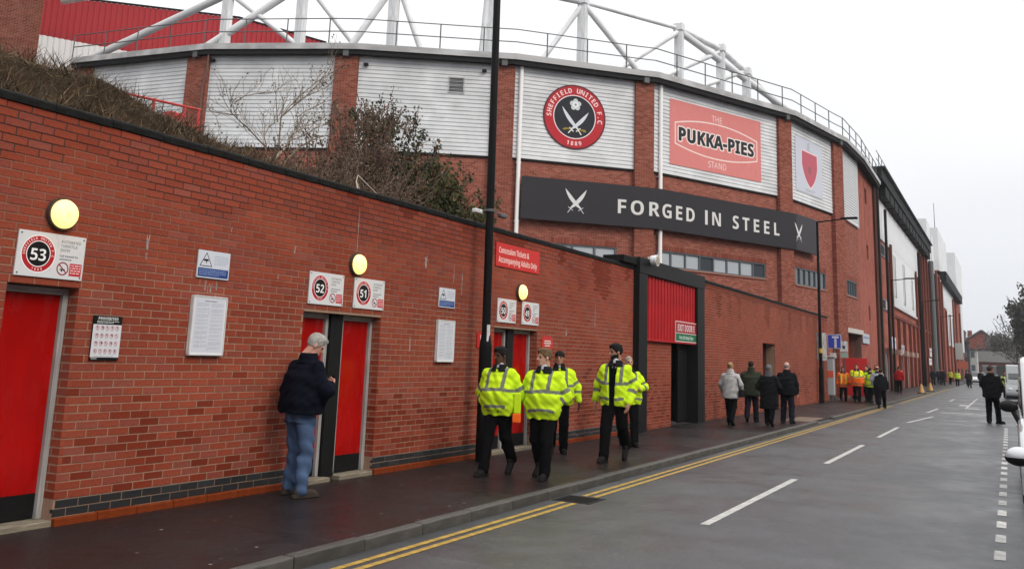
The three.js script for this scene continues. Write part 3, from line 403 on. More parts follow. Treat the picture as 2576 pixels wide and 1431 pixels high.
// ---------------------------------------------------------------- end of the street
{
  const t = thing('gabled_house', 'far red brick building with a gable closing the street end', 'house', [-6.6, 0, -300]); const s = new THREE.Shape(); s.moveTo(-4.2, 0); s.lineTo(4.2, 0); s.lineTo(4.2, 9.6); s.lineTo(0.2, 13.0); s.lineTo(-4.2, 10.2); s.closePath();
  part(t, 'gable_wall', new THREE.ExtrudeGeometry(s, { depth: 9, bevelEnabled: false }).translate(0, 0, -9), farBrick(0.3, 0.085, 0.065)); part(t, 'roof', merge([rod(V(-4.5, 10.1, 0.2), V(0.2, 13.2, 0.2), 0.3, 0.3, 4), rod(V(0.2, 13.2, 0.2), V(4.6, 9.5, 0.2), 0.3, 0.3, 4)]), mat(C(0.07, 0.065, 0.065), 0.8)); part(t, 'chimney', box6(-3.6, -2.4, 9, 13.2, -4, -3), farBrick(0.25, 0.08, 0.06));
}
{ const t = thing('low_shed', 'long low pale grey roofed building in front of the far gable', 'building', [-2.5, 0, -265]); part(t, 'wall', box6(-5.5, 6, 0, 3.9, -8, 0), farBrick(0.16, 0.05, 0.045)); part(t, 'roof', box6(-5.8, 6.4, 3.9, 6.6, -8, 0.4), mat(C(0.2, 0.19, 0.18), 0.8)); part(t, 'doorway', box6(-1.5, 2.5, 0, 3, 0.01, 0.08), M.dark); }
for (const [x, z, w, h, d, c, l] of [[-12.5, -228, 5, 9.5, 8, [0.3, 0.3, 0.29], 'pale rendered building beyond the end of the stands'], [-8.6, -236, 1.6, 8, 6, [0.05, 0.045, 0.05], 'narrow dark house front beyond the pale building'], [-7.2, -240, 1.8, 6.2, 6, [0.62, 0.62, 0.6], 'narrow white house front before the far gable'], [-13, -262, 7, 11.5, 9, [0.11, 0.075, 0.07], 'dark brick terrace house behind the white house front']]) {
  const t = thing('far_house', l, 'house', [x, 0, z]); part(t, 'wall', box6(-w / 2, w / 2, 0, h, -d, 0), mat(C(...c), 0.85, { map: rep(blot, 0.3) })); const s = new THREE.Shape(); s.moveTo(-w / 2 - 0.2, 0); s.lineTo(w / 2 + 0.2, 0); s.lineTo(0, w * 0.35); s.closePath(); part(t, 'roof', new THREE.ExtrudeGeometry(s, { depth: d + 0.3, bevelEnabled: false }).translate(0, h, -d), mat(C(0.06, 0.058, 0.06), 0.8));
  for (const y of [1.6, 4.6, 7.2]) if (y + 1 < h) part(t, 'window', box6(-w * 0.22, w * 0.22, y, y + 1.3, 0.0, 0.05), M.winFrame);
}
{ // wooded rise behind the end of the street
  const P = [], N = 40; const hill = new THREE.PlaneGeometry(420, 90, N, 6).rotateX(-HALF); const p = hill.attributes.position; for (let i = 0; i < p.count; i++) { const x = p.getX(i), z = p.getZ(i); p.setY(i, Math.max(-1, (45 - z) / 90 * (17 + 7 * fbm(x / 40 + 9, 2) - 2))); p.setX(i, x); } hill.computeVertexNormals();
  const m = structure(new THREE.Mesh(hill, mat(C(0.05, 0.052, 0.045), 1)), 'hill'); m.position.set(20, 0, -560);
}
// ---------------------------------------------------------------- printed signs
const F = (px, b = 'bold ') => b + px + 'px sans-serif';
function arcText(g, str, cx, cy, r, a0, a1, inward = false) { const n = str.length; for (let i = 0; i < n; i++) { const a = mix(a0, a1, n === 1 ? 0.5 : i / (n - 1)); g.save(); g.translate(cx + r * Math.cos(a), cy + r * Math.sin(a)); g.rotate(a + (inward ? -HALF : HALF)); g.fillText(str[i], 0, 0); g.restore(); } }
const scrawl = (g, x, y, w, h, n) => { for (let k = 0; k < n; k++) { let q = x; const yy = y + k * h / n; while (q < x + w * (k === n - 1 ? 0.7 : 1)) { const l = h / n * rr(0.35, 1.6); g.fillRect(q, yy, Math.min(l, x + w - q), h / n * 0.5); q += l + h / n * 0.35; } } };
function weather(g, w, h, a = 0.06) { for (let k = 0; k < 160; k++) { g.fillStyle = `rgba(${rnd() < 0.5 ? '90,80,70' : '255,255,255'},${a * rnd()})`; const x = rnd() * w, y = rnd() * h; g.fillRect(x, y, rr(1, w * 0.03), rr(1, h * 0.15)); } }
function board(name, label, category, pos, turn, w, h, tex, o = {}) { // thin printed panel: face print on a real sheet
  const t = thing(name, label, category, pos, turn, o.group), d = o.depth ?? 0.012; part(t, 'panel', box(w, h, d, 0, 0, -d / 2 - 0.0012), o.edge ?? M.whiteMetal);
  const f = part(t, 'printed_face', new THREE.PlaneGeometry(w - 0.002, h - 0.002), pmat(C(0.92, 0.92, 0.92), 0.5, { map: tex, specularIntensity: 0.5 }), [0, 0, 0]);
  if (o.screws) for (const x of [-1, 1]) for (const y of [-1, 1]) part(t, 'screw', cyl(0.007, 0.007, 0.006, 8).rotateX(HALF), M.galv, [x * (w / 2 - 0.025), y * (h / 2 - 0.025), 0.003]);
  return t;
}
function turnstileSign(num, u, label) {
  const tex = canvasTex(512, 306, (g, w, h) => {
    g.fillStyle = '#d8dadd'; g.fillRect(0, 0, w, h); const cx = 158, cy = 150; g.fillStyle = '#fff'; g.beginPath(); g.arc(cx, cy, 128, 0, 7); g.fill();
    g.fillStyle = '#b3222b'; g.beginPath(); g.arc(cx, cy, 122, 0, 7); g.fill(); g.fillStyle = '#fff'; g.beginPath(); g.arc(cx, cy, 90, 0, 7); g.fill(); g.fillStyle = '#0d0d0f'; g.beginPath(); g.arc(cx, cy, 84, 0, 7); g.fill();
    g.textAlign = 'center'; g.textBaseline = 'middle'; g.fillStyle = '#f0dcdc'; g.font = F(23); arcText(g, 'SHEFFIELD UNITED F.C', cx, cy, 106, Math.PI * 0.98, Math.PI * 2.02); g.font = F(22); arcText(g, '1889', cx, cy, 107, Math.PI * 0.6, Math.PI * 0.4, true);
    g.fillStyle = '#f2f2f2'; g.font = F(112); g.fillText(num, cx, cy + 6);
    g.textAlign = 'left'; g.fillStyle = '#33363c'; g.font = F(27, ''); g.fillText('AUTOMATED', 318, 46); g.fillText('TURNSTILE', 318, 76); g.fillText('ENTRY', 318, 106); g.font = F(19); g.fillText('Call steward for', 318, 146); g.fillText('assistance', 318, 168);
    g.lineWidth = 9; g.strokeStyle = '#8f2a33'; g.beginPath(); g.arc(352, 234, 42, 0, 7); g.stroke(); g.beginPath(); g.moveTo(322, 206); g.lineTo(382, 262); g.stroke(); g.fillStyle = '#111'; g.fillRect(330, 236, 40, 8); g.beginPath(); g.arc(346, 250, 6, 0, 7); g.fill();
    g.fillStyle = '#bf2e38'; g.fillRect(404, 192, 96, 88); g.fillStyle = '#efc9c9'; scrawl(g, 412, 202, 82, 70, 4); weather(g, w, h);
  });
  board('turnstile_sign', label, 'sign', wallAt(u, 2.365, 0.018), HALF, 0.665, 0.4, tex, { group: 'white turnstile number signs', screws: true });
}
turnstileSign('53', 5.165, 'white sign numbered 53 with red ring, under the nearest round lamp'); turnstileSign('52', 8.975, 'white sign numbered 52 with red ring, above the man in jeans'); turnstileSign('51', 9.86, 'white sign numbered 51, right of the sign numbered 52'); turnstileSign('50', 13.735, 'white sign numbered 50, just right of the black lamp post'); turnstileSign('49', 14.625, 'white sign numbered 49, farthest from the camera');
const cctvTex = canvasTex(384, 250, (g, w, h) => { g.fillStyle = '#d3d8e2'; g.fillRect(0, 0, w, h); g.strokeStyle = '#22252c'; g.lineWidth = 7; g.lineJoin = 'round'; g.beginPath(); g.moveTo(98, 22); g.lineTo(168, 142); g.lineTo(28, 142); g.closePath(); g.stroke(); g.fillStyle = '#111'; g.fillRect(74, 78, 50, 20); g.fillRect(60, 84, 16, 10); g.fillRect(96, 96, 8, 24); g.fillStyle = '#a9b3c6'; scrawl(g, 196, 40, 168, 90, 5); g.fillStyle = '#24407f'; g.fillRect(10, 160, w - 20, 80); g.fillStyle = '#8ea3d0'; scrawl(g, 24, 172, w - 60, 60, 4); weather(g, w, h); });
board('camera_notice', 'white and blue camera notice left of sign 52, above a paper notice', 'sign', wallAt(7.08, 2.475, 0.018), HALF, 0.455, 0.295, cctvTex, { group: 'white and blue camera notices' });
board('camera_notice', 'white and blue camera notice just left of the black lamp post', 'sign', wallAt(11.81, 2.45, 0.018), HALF, 0.455, 0.295, cctvTex, { group: 'white and blue camera notices' });
board('prohibited_items_sign', 'small black and white sign with rows of icons, right of the nearest door', 'sign', wallAt(5.835, 1.655, 0.02), HALF, 0.315, 0.415, canvasTex(300, 400, (g, w, h) => {
  g.fillStyle = '#d5d6db'; g.fillRect(0, 0, w, h); g.fillStyle = '#0e0e10'; g.fillRect(0, 0, w, 78); g.fillRect(0, h - 26, w, 26); g.fillStyle = '#dfe4e2'; g.textAlign = 'center'; g.textBaseline = 'middle'; g.font = F(36); g.fillText('PROHIBITED', w / 2, 24); scrawl(g, 36, 46, 230, 26, 2); g.fillStyle = '#9a9a9a'; g.fillRect(12, h - 20, 60, 12);
  for (let r = 0; r < 4; r++) for (let c = 0; c < 5; c++) { const x = 46 + c * 52, y = 108 + r * 70; g.strokeStyle = '#b0485a'; g.lineWidth = 4; g.beginPath(); g.arc(x, y, 17, 0, 7); g.stroke(); g.fillStyle = '#333540'; g.fillRect(x - 7 + 5 * hash(r, c), y - 11, 6 + 10 * hash(c, r + 9), 20 * (0.5 + 0.5 * hash(r + 3, c))); g.strokeStyle = '#b0485a'; g.beginPath(); g.moveTo(x - 12, y - 12); g.lineTo(x + 12, y + 12); g.stroke(); g.fillStyle = '#8b8d97'; g.fillRect(x - 16, y + 24, 32, 3); }
  g.fillStyle = '#8b8d97'; g.fillRect(40, h - 36, 200, 4); weather(g, w, h);
}), { edge: M.blackPaint });
const noticeTex = canvasTex(460, 630, (g, w, h) => { g.fillStyle = '#d2d6e0'; g.fillRect(0, 0, w, h); g.strokeStyle = '#e8e9ea'; g.lineWidth = 16; g.strokeRect(8, 8, w - 16, h - 16); g.fillStyle = '#7c8290'; g.fillRect(150, 40, 170, 10); g.fillStyle = '#aab0bd'; for (const [x, ww] of [[40, 176], [248, 172]]) for (let y = 66; y < h - 60;) { const n = Math.floor(rr(2, 6)); scrawl(g, x, y, ww, n * 9, n); y += n * 9 + rr(8, 18); } g.fillStyle = '#cfd2d8'; weather(g, w, h, 0.1); });
for (const [u, y, l] of [[7.06, 1.825, 'white framed paper notice board between the nearest door and sign 52'], [11.79, 1.8, 'white framed paper notice board left of the black lamp post']]) {
  const t = board('notice_board', l, 'notice board', wallAt(u, y, 0.045), HALF, 0.45, 0.6, noticeTex, { group: 'framed paper notice boards', depth: 0.035, edge: mat(C(0.1, 0.1, 0.1), 0.6) }); part(t, 'frame', merge([box(0.47, 0.014, 0.045, 0, 0.306, -0.016), box(0.47, 0.014, 0.045, 0, -0.306, -0.016), box(0.014, 0.598, 0.045, -0.232, 0, -0.016), box(0.014, 0.598, 0.045, 0.232, 0, -0.016)]), M.whiteMetal);
}
board('ticket_banner', 'red banner with two lines of white lettering, high on the wall', 'sign', wallAt(14.1, 3.305, 0.016), HALF, 1.64, 0.41, canvasTex(1024, 256, (g, w, h) => { g.fillStyle = '#cf2f2a'; g.fillRect(0, 0, w, h); g.fillStyle = '#f6d9d2'; g.font = F(88); g.textBaseline = 'middle'; g.fillText('Concession Tickets &', 60, 78, 700); g.fillText('Accompanying Adults Only', 60, 178, 900); weather(g, w, h, 0.05); }), { edge: M.redClad });
board('red_notice', 'small red square sign with white marks behind the lamp post', 'sign', wallAt(13.02, 1.845, 0.016), HALF, 0.5, 0.25, canvasTex(256, 128, (g, w, h) => { g.fillStyle = '#c2261f'; g.fillRect(0, 0, w, h); g.fillStyle = '#f0d8d0'; g.fillRect(50, 20, 12, 50); g.fillRect(200, 24, 14, 44); g.fillRect(90, 50, 80, 10); }), { edge: M.redClad });
{ // clipped-corner red notice
  const s = new THREE.Shape(), a = 0.23, b = 0.135, c = 0.07; s.moveTo(-a + c, -b); s.lineTo(a - c, -b); s.lineTo(a, -b + c); s.lineTo(a, b - c); s.lineTo(a - c, b); s.lineTo(-a + c, b); s.lineTo(-a, b - c); s.lineTo(-a, -b + c); s.closePath();
  const t = thing('red_notice', 'red eight sided notice with white lines right of the farthest red doors', 'sign', wallAt(15.35, 1.86, 0.004), HALF); part(t, 'panel', new THREE.ExtrudeGeometry(s, { depth: 0.012, bevelEnabled: false }), M.redSign ?? mat(C(0.5, 0.02, 0.015), 0.5));
  for (const [y, w] of [[0.04, 0.26], [0, 0.3], [-0.045, 0.22]]) part(t, 'white_line', box(w, 0.022, 0.003, 0, y, 0.0137), mat(C(0.7, 0.6, 0.58), 0.6));
}
{ // exit door sign on the gate
  const t = board('exit_sign', 'red and green exit sign on the red corrugated panel', 'sign', wallAt(23.48, 2.365, 0.105), HALF, 1.8, 0.53, canvasTex(768, 226, (g, w, h) => { g.fillStyle = '#e3c9c9'; g.fillRect(0, 0, w, h); g.fillStyle = '#9d1a20'; g.fillRect(10, 10, w - 20, 116); g.fillStyle = '#e8dada'; g.textBaseline = 'middle'; g.textAlign = 'center'; g.font = F(104); g.fillText('EXIT DOOR E', w / 2, 70, 700); g.fillStyle = '#1d6b47'; g.fillRect(10, 134, w - 20, 82); g.fillStyle = '#d5e6dc'; g.font = F(54); g.fillText('Fire Exit Keep Clear', w / 2, 176, 690); }));
}
// swords used on the crest and the long banner: curved blade, cross guard, grip
function sabre(g, x0, y0, x1, y1, wd, flip, blade, hilt) { const dx = x1 - x0, dy = y1 - y0, L = Math.hypot(dx, dy), nx = -dy / L * flip, ny = dx / L * flip; g.fillStyle = blade; g.beginPath(); g.moveTo(x0, y0); g.quadraticCurveTo(x0 + dx * 0.5 + nx * wd * 1.7, y0 + dy * 0.5 + ny * wd * 1.7, x1, y1); g.quadraticCurveTo(x0 + dx * 0.62 - nx * wd * 0.3, y0 + dy * 0.62 - ny * wd * 0.3, x0 - nx * wd * 0.35, y0 - ny * wd * 0.35); g.closePath(); g.fill(); g.strokeStyle = hilt; g.lineWidth = wd * 0.32; g.beginPath(); g.moveTo(x0 + nx * wd * 0.8, y0 + ny * wd * 0.8); g.lineTo(x0 - nx * wd * 0.9, y0 - ny * wd * 0.9); g.stroke(); g.beginPath(); g.moveTo(x0, y0); g.lineTo(x0 - dx * 0.2, y0 - dy * 0.2); g.stroke(); }
{ // round crest on ribbed cladding
  const tex = canvasTex(768, 768, (g, w, h) => {
    const c = w / 2; g.fillStyle = '#5d2029'; g.fillRect(0, 0, w, h); g.fillStyle = '#b5202c'; g.beginPath(); g.arc(c, c, 366, 0, 7); g.fill(); g.fillStyle = '#eadfe0'; g.beginPath(); g.arc(c, c, 262, 0, 7); g.fill(); g.fillStyle = '#1c1f29'; g.beginPath(); g.arc(c, c, 251, 0, 7); g.fill();
    g.fillStyle = '#f1d6d6'; g.textAlign = 'center'; g.textBaseline = 'middle'; g.font = F(80); arcText(g, 'SHEFFIELD UNITED F.C', c, c, 314, Math.PI * 1.0, Math.PI * 2.03); g.font = F(66); arcText(g, '1889', c, c, 316, Math.PI * 0.575, Math.PI * 0.425, true);
    g.fillStyle = '#c9cdd0'; for (let k = 0; k < 5; k++) { const a = k * 1.2566 - HALF; g.beginPath(); g.arc(c + 8 + 42 * Math.cos(a), 236 + 42 * Math.sin(a), 30, 0, 7); g.fill(); } g.fillStyle = '#e4e6e8'; for (let k = 0; k < 5; k++) { const a = k * 1.2566 + HALF; g.beginPath(); g.arc(c + 8 + 24 * Math.cos(a), 236 + 24 * Math.sin(a), 17, 0, 7); g.fill(); } g.fillStyle = '#8a8f90'; g.beginPath(); g.arc(c + 8, 236, 14, 0, 7); g.fill();
    sabre(g, 430, 536, 228, 268, 40, -1, '#d5d9e2', '#e8e4da'); sabre(g, 350, 536, 556, 312, 40, 1, '#d5d9e2', '#e8e4da'); g.fillStyle = '#93802c'; g.fillRect(258, 520, 76, 18); g.fillRect(444, 524, 76, 18); g.fillRect(240, 532, 40, 14); g.fillRect(490, 540, 40, 14); weather(g, w, h, 0.04);
  });
  const t = thing('crest_sign', 'round red and black crest with crossed swords on white cladding', 'sign', bayAt(3, 2.77, 11.86, 0.11), BAYS[3].turn); part(t, 'disc', cyl(1.45, 1.45, 0.03, 64).rotateX(HALF), mat(C(0.14, 0.02, 0.03), 0.6)); const cg = new THREE.CircleGeometry(1.445, 64); part(t, 'printed_face', cg, pmat(C(0.95, 0.95, 0.95), 0.55, { map: tex, specularIntensity: 0.5 }), [0, 0, 0.017]);
}
board('stand_name_sign', 'large faded red panel with black and white lettering in an oval', 'sign', bayAt(4, 4.15, 11.82, 0.115), BAYS[4].turn, 6.25, 3.05, canvasTex(1280, 626, (g, w, h) => {
  g.fillStyle = '#d9827e'; g.fillRect(0, 0, w, h); g.textAlign = 'center'; g.textBaseline = 'middle'; g.fillStyle = '#f0cfcb'; g.font = F(86, ''); g.fillText('THE', w / 2, 96); g.fillText('STAND', w / 2, 552, 300);
  g.strokeStyle = '#f3dcd4'; g.lineWidth = 13; g.beginPath(); g.moveTo(70, 220); g.quadraticCurveTo(w / 2, 70, w - 60, 220); g.lineTo(w - 60, 420); g.quadraticCurveTo(w / 2, 560, 70, 420); g.closePath(); g.stroke();
  g.font = F(170); g.lineJoin = 'round'; const pk = 1075 / g.measureText('PUKKA-PIES').width; g.save(); g.translate(w / 2, 322); g.scale(pk, 1.02); g.strokeStyle = '#f1e2dc'; g.lineWidth = 32; g.strokeText('PUKKA-PIES', 0, 0); g.fillStyle = '#1d2228'; g.lineWidth = 9; g.strokeStyle = '#1d2228'; g.fillText('PUKKA-PIES', 0, 0); g.strokeText('PUKKA-PIES', 0, 0); g.restore(); weather(g, w, h, 0.05);
}), { depth: 0.03 });
board('shield_sign', 'pale sign with a pink red shield on the narrow cladding bay', 'sign', bayAt(5, 2.42, 11.8, 0.115), BAYS[5].turn, 3.45, 2.85, canvasTex(640, 528, (g, w, h) => {
  g.fillStyle = '#c9cdda'; g.fillRect(0, 0, w, h); g.fillStyle = '#8c919c'; g.font = F(96, ''); g.textAlign = 'center'; g.textBaseline = 'middle'; g.fillText('JE', w * 0.48, 62, 150); g.fillStyle = '#9ea3ad'; g.fillRect(300, 104, 120, 12);
  const sh = e => { g.beginPath(); g.moveTo(150 - e, 122 - e); g.lineTo(510 + e, 122 - e); g.lineTo(516 + e, 250); g.quadraticCurveTo(470, 400 + e, 340, 462 + e * 1.6); g.quadraticCurveTo(200, 400 + e, 146 - e, 250); g.closePath(); g.fill(); }; g.fillStyle = '#ecd3d8'; sh(14); g.fillStyle = '#bd5566'; sh(0); g.fillStyle = '#96565a'; g.beginPath(); g.arc(330, 290, 40, 0, 7); g.fill(); g.fillStyle = '#9a9fa8'; scrawl(g, 230, 486, 220, 30, 2);
}), { depth: 0.02 });
{ // long black banner bent round two pilasters
  const line = [bayAt(3, 0.4, 0, 0.36), null, null, bayAt(5, 2.84, 0, 0.36)].map(p => p && [p[0], p[2]]);
  const cross = (i, j) => { const A = BAYS[i], B = BAYS[j], a = bayAt(i, 0, 0, 0.36), b = bayAt(j, 0, 0, 0.36), det = A.d[0] * -B.d[1] + B.d[0] * A.d[1], s = ((b[0] - a[0]) * -B.d[1] + B.d[0] * (b[2] - a[2])) / det; return [a[0] + A.d[0] * s, a[2] + A.d[1] * s]; };
  line[1] = cross(3, 4); line[2] = cross(4, 5); const len = [0]; for (let i = 1; i < 4; i++) len.push(len[i - 1] + Math.hypot(line[i][0] - line[i - 1][0], line[i][1] - line[i - 1][1])); const T = len[3];
  const tex = canvasTex(2048, 222, (g, w, h) => {
    const k = w / T; g.fillStyle = '#2e2d31'; g.fillRect(0, 0, w, h); g.fillStyle = '#3a393e'; g.fillRect((len[2] + 0.1) * k, 0, w, h); g.fillStyle = '#d7d5d3'; g.textBaseline = 'middle'; g.textAlign = 'left'; g.font = F(100, '600 ');
    const spread = (s, x0, x1) => { const n = s.length; g.font = F(106, '600 '); const ws = [...s].map(c => c === 'I' ? 20 : g.measureText(c).width), tot = ws.reduce((p, q) => p + q, 0), gap = ((x1 - x0) * k - tot) / (n - 1); let x = x0 * k; [...s].forEach((c, i) => { if (c === 'I') g.fillRect(x, h * 0.53 - 43, 19, 82); else g.fillText(c, x, h * 0.53); x += ws[i] + gap; }); };
    const c4 = len[1] - (cross4 => cross4)(0); const u4 = x => { const p = bayAt(4, x, 0, 0.36); return len[1] + Math.hypot(p[0] - line[1][0], p[2] - line[1][1]); };
    spread('FORGED', 4.28, u4(2.42)); spread('IN', u4(3.04), u4(4.18)); spread('STEEL', u4(4.86), u4(8.3));
    const sw = (x, y, s) => { sabre(g, x + 22 * s, y + 42 * s, x - 48 * s, y - 54 * s, 10 * s, -1.6, '#d8d8d8', '#d8d8d8'); sabre(g, x - 22 * s, y + 42 * s, x + 48 * s, y - 54 * s, 10 * s, 1.6, '#d8d8d8', '#d8d8d8'); };
    sw((1.83 + 0.6) * k, h * 0.47, 1.12); const p5 = bayAt(5, 0.33, 0, 0.36); sw((len[2] + Math.hypot(p5[0] - line[2][0], p5[2] - line[2][1])) * k, h * 0.48, 1.0);
  });
  const P = [], U = []; for (let i = 0; i < 3; i++) { const [a, b] = [line[i], line[i + 1]], q = (A, y, u, v) => { P.push(A[0], y, A[1]); U.push(u, v); }; const u0 = len[i] / T, u1 = len[i + 1] / T; q(a, 7.2, u0, 0); q(b, 7.2, u1, 0); q(b, 9.0, u1, 1); q(a, 7.2, u0, 0); q(b, 9.0, u1, 1); q(a, 9.0, u0, 1); }
  const g = new THREE.BufferGeometry(); g.setAttribute('position', new THREE.Float32BufferAttribute(P, 3)); g.setAttribute('uv', new THREE.Float32BufferAttribute(U, 2)); g.computeVertexNormals();
  const t = thing('slogan_banner', 'long dark banner with white capital letters and crossed swords', 'banner'); part(t, 'printed_face', g, pmat(C(0.95, 0.95, 0.95), 0.6, { map: tex, specularIntensity: 0.4 })); part(t, 'backing', ribbon(offsetLine(line, -0.08), offsetLine(line, -0.004), 7.2, 9.0), mat(C(0.04, 0.04, 0.045), 0.7));
}
// ---------------------------------------------------------------- lit bulkhead lamps
{
  const glow = new THREE.MeshStandardMaterial({ color: C(0.5, 0.45, 0.3), roughness: 0.4, emissive: C(1, 0.68, 0.2), emissiveIntensity: 1.45 }), core = new THREE.MeshStandardMaterial({ color: C(0.4, 0.3, 0.1), emissive: C(1, 0.74, 0.28), emissiveIntensity: 1.25 });
  const dome = new THREE.LatheGeometry([[0, 0.075], [0.05, 0.073], [0.09, 0.062], [0.118, 0.042], [0.132, 0.015], [0.132, 0]].reverse().map(p => new THREE.Vector2(p[0], p[1])), 36).rotateX(HALF);
  for (const [u, y, l] of [[5.215, 2.75, 'lit round yellow lamp nearest the camera, beside the single red door'], [9.55, 2.735, 'lit round yellow lamp right of the man in jeans'], [14.215, 2.72, 'lit round yellow lamp under the red banner']]) {
    const t = thing('bulkhead_lamp', l, 'lamp', wallAt(u, y, 0), HALF, 'lit round wall lamps'); part(t, 'back_ring', cyl(0.145, 0.15, 0.05, 36).rotateX(-HALF).translate(0, 0, 0.025), mat(C(0.05, 0.04, 0.03), 0.5)); part(t, 'dome', dome, glow, [0, 0, 0.05]); part(t, 'bulb_seat', cyl(0.03, 0.03, 0.004, 20).rotateX(HALF), core, [0, -0.01, 0.1275]);
    const L = new THREE.PointLight(0xffcc70, 0.07, 6, 2); L.position.set(0, 0, 0.2); L.shadow.radius = 5; L.castShadow = true; t.add(L);
  }
}
// ---------------------------------------------------------------- lamp posts and street signs
{
  const t = thing('lamp_post', 'tall black lamp post in front of the near brick wall', 'lamp post', [-7.2, 0, -12.5]); t.rotation.z = 0.004; t.rotation.x = 0.008;
  part(t, 'base', merge([cyl(0.105, 0.1, 1.75, 20, 0, 0.875, 0), cyl(0.1, 0.07, 0.2, 20, 0, 1.85, 0)]), M.postBlack); part(t, 'shaft', cyl(0.068, 0.055, 8.1, 18, 0, 6.0, 0), M.postBlack); part(t, 'label_plate', box(0.01, 0.26, 0.085, 0.068, 1.95, 0.045), M.whiteMetal);
  part(t, 'door', rbox(0.012, 0.5, 0.1, 0.004, 0.103, 0.75, 0), M.postBlack); part(t, 'band', cyl(0.072, 0.072, 0.04, 18, 0, 3.9, 0), M.galv);
  for (const s of [-1, 1]) { const a = part(t, 'camera_arm', rod(V(0, 3.9, 0), V(0.06 * s, 3.86, -0.3 * s), 0.012), M.galv); part(a, 'camera', rbox(0.09, 0.07, 0.2, 0.02, 0.06 * s, 3.85, -0.3 * s), s > 0 ? M.galv : M.whiteMetal); }
  part(t, 'arm', rod(V(0, 10, 0), V(1.6, 10.35, 0), 0.045, 0.035), M.postBlack); part(t, 'lantern', rbox(0.7, 0.1, 0.25, 0.04, 1.9, 10.36, 0), M.postBlack);
}
function streetLamp(x, z, h, label, arm = 1.75) { const t = thing('street_lamp', label, 'lamp post', [x, 0, z], 0, 'slim street lamps along the stand'); part(t, 'base', cyl(0.11, 0.1, 1.5, 14, 0, 0.75, 0), M.postBlack); part(t, 'shaft', cyl(0.075, 0.05, h - 1.5, 14, 0, 1.5 + (h - 1.5) / 2, 0), M.postBlack); part(t, 'arm', rod(V(0, h - 0.02, 0), V(arm * 0.62, h + 0.08, 0), 0.035, 0.03), M.postBlack); part(t, 'lantern', rbox(arm * 0.42, 0.09, 0.24, 0.035, arm * 0.8, h + 0.11, 0), M.postBlack); return t; }
const l2 = streetLamp(-7.38, -42.8, 8.1, 'slim black street lamp at the end of the lower brick wall'); part(l2, 'white_panel', box(0.5, 1.22, 0.03, 0, 2.45, -0.09), M.whiteMetal); part(l2, 'yellow_band', cyl(0.09, 0.09, 0.2, 14, 0, 2.27, 0), mat(C(0.5, 0.36, 0.05), 0.6)); part(l2, 'clip', box(0.3, 0.03, 0.05, 0, 4.6, 0), M.galv);
streetLamp(-6.95, -69, 7.7, 'slim black street lamp in front of the white slotted panel', 1.5); streetLamp(-7.0, -96, 8, 'slim black street lamp farther along, before the grey pipe', 1.5); streetLamp(-7.0, -124, 8, 'farthest slim street lamp near the second stand block', 1.5);
{
  const t = thing('no_through_sign', 'blue square sign with a white T on a grey post', 'sign', [-7.2, 0, -45.2]); part(t, 'post', cyl(0.04, 0.04, 3.0, 10, 0, 1.5, -0.04), M.galv); part(t, 'blue_plate', box(0.62, 0.66, 0.02, 0.05, 2.75, 0.02), M.whiteMetal); part(t, 'blue_face', box(0.56, 0.6, 0.01, 0.05, 2.75, 0.036), mat(C(0.02, 0.05, 0.42), 0.5)); part(t, 'white_stem', box(0.1, 0.42, 0.006, 0.1, 2.67, 0.046), M.whiteMetal); part(t, 'red_bar', box(0.3, 0.09, 0.006, 0.1, 2.95, 0.046), mat(C(0.6, 0.62, 0.7), 0.6)); part(t, 'white_plate', box(0.28, 0.24, 0.02, -0.02, 2.1, 0.02), M.whiteMetal);
}
{ const t = thing('parking_sign', 'small white and green information plate beside the blue sign', 'sign', [-6.9, 0, -46.3]); part(t, 'post', cyl(0.03, 0.03, 2.9, 8, 0, 1.45, -0.03), M.galv); part(t, 'plate', box(0.34, 0.5, 0.02, 0, 2.55, 0.01), M.whiteMetal); part(t, 'lower_plate', box(0.34, 0.24, 0.02, 0, 2.14, 0.01), mat(C(0.3, 0.4, 0.34), 0.6)); part(t, 'mark', box(0.12, 0.14, 0.006, 0, 2.52, 0.024), mat(C(0.03, 0.03, 0.05), 0.6)); }
{ const t = thing('red_board', 'red hoarding board standing behind the group of stewards', 'hoarding', [-7.15, 0, -47.6]); part(t, 'panel', rbox(1.15, 1.8, 0.06, 0.01, 0.55, 1.13, 0), mat(C(0.5, 0.01, 0.012), 0.55)); part(t, 'leg', box(0.07, 0.3, 0.3, 0.1, 0.15, -0.1), M.redClad); part(t, 'leg', box(0.07, 0.3, 0.3, 1.0, 0.15, -0.1), M.redClad); }
{ const t = thing('ticket_machine', 'grey pillar box against the wall end beside the street lamp', 'machine', [-7.2, 0, -44.3]); part(t, 'cabinet', rbox(0.3, 1.7, 0.3, 0.03, 0, 1.15, 0), mat(C(0.36, 0.38, 0.4), 0.5)); part(t, 'stem', box(0.14, 0.32, 0.14, 0, 0.16, 0), M.galv); part(t, 'cap', rbox(0.5, 0.06, 0.4, 0.02, 0, 2.03, 0), mat(C(0.4, 0.39, 0.36), 0.6)); part(t, 'orange_panel', box(0.26, 0.3, 0.01, 0, 1.25, 0.156), mat(C(0.6, 0.09, 0.03), 0.6)); }
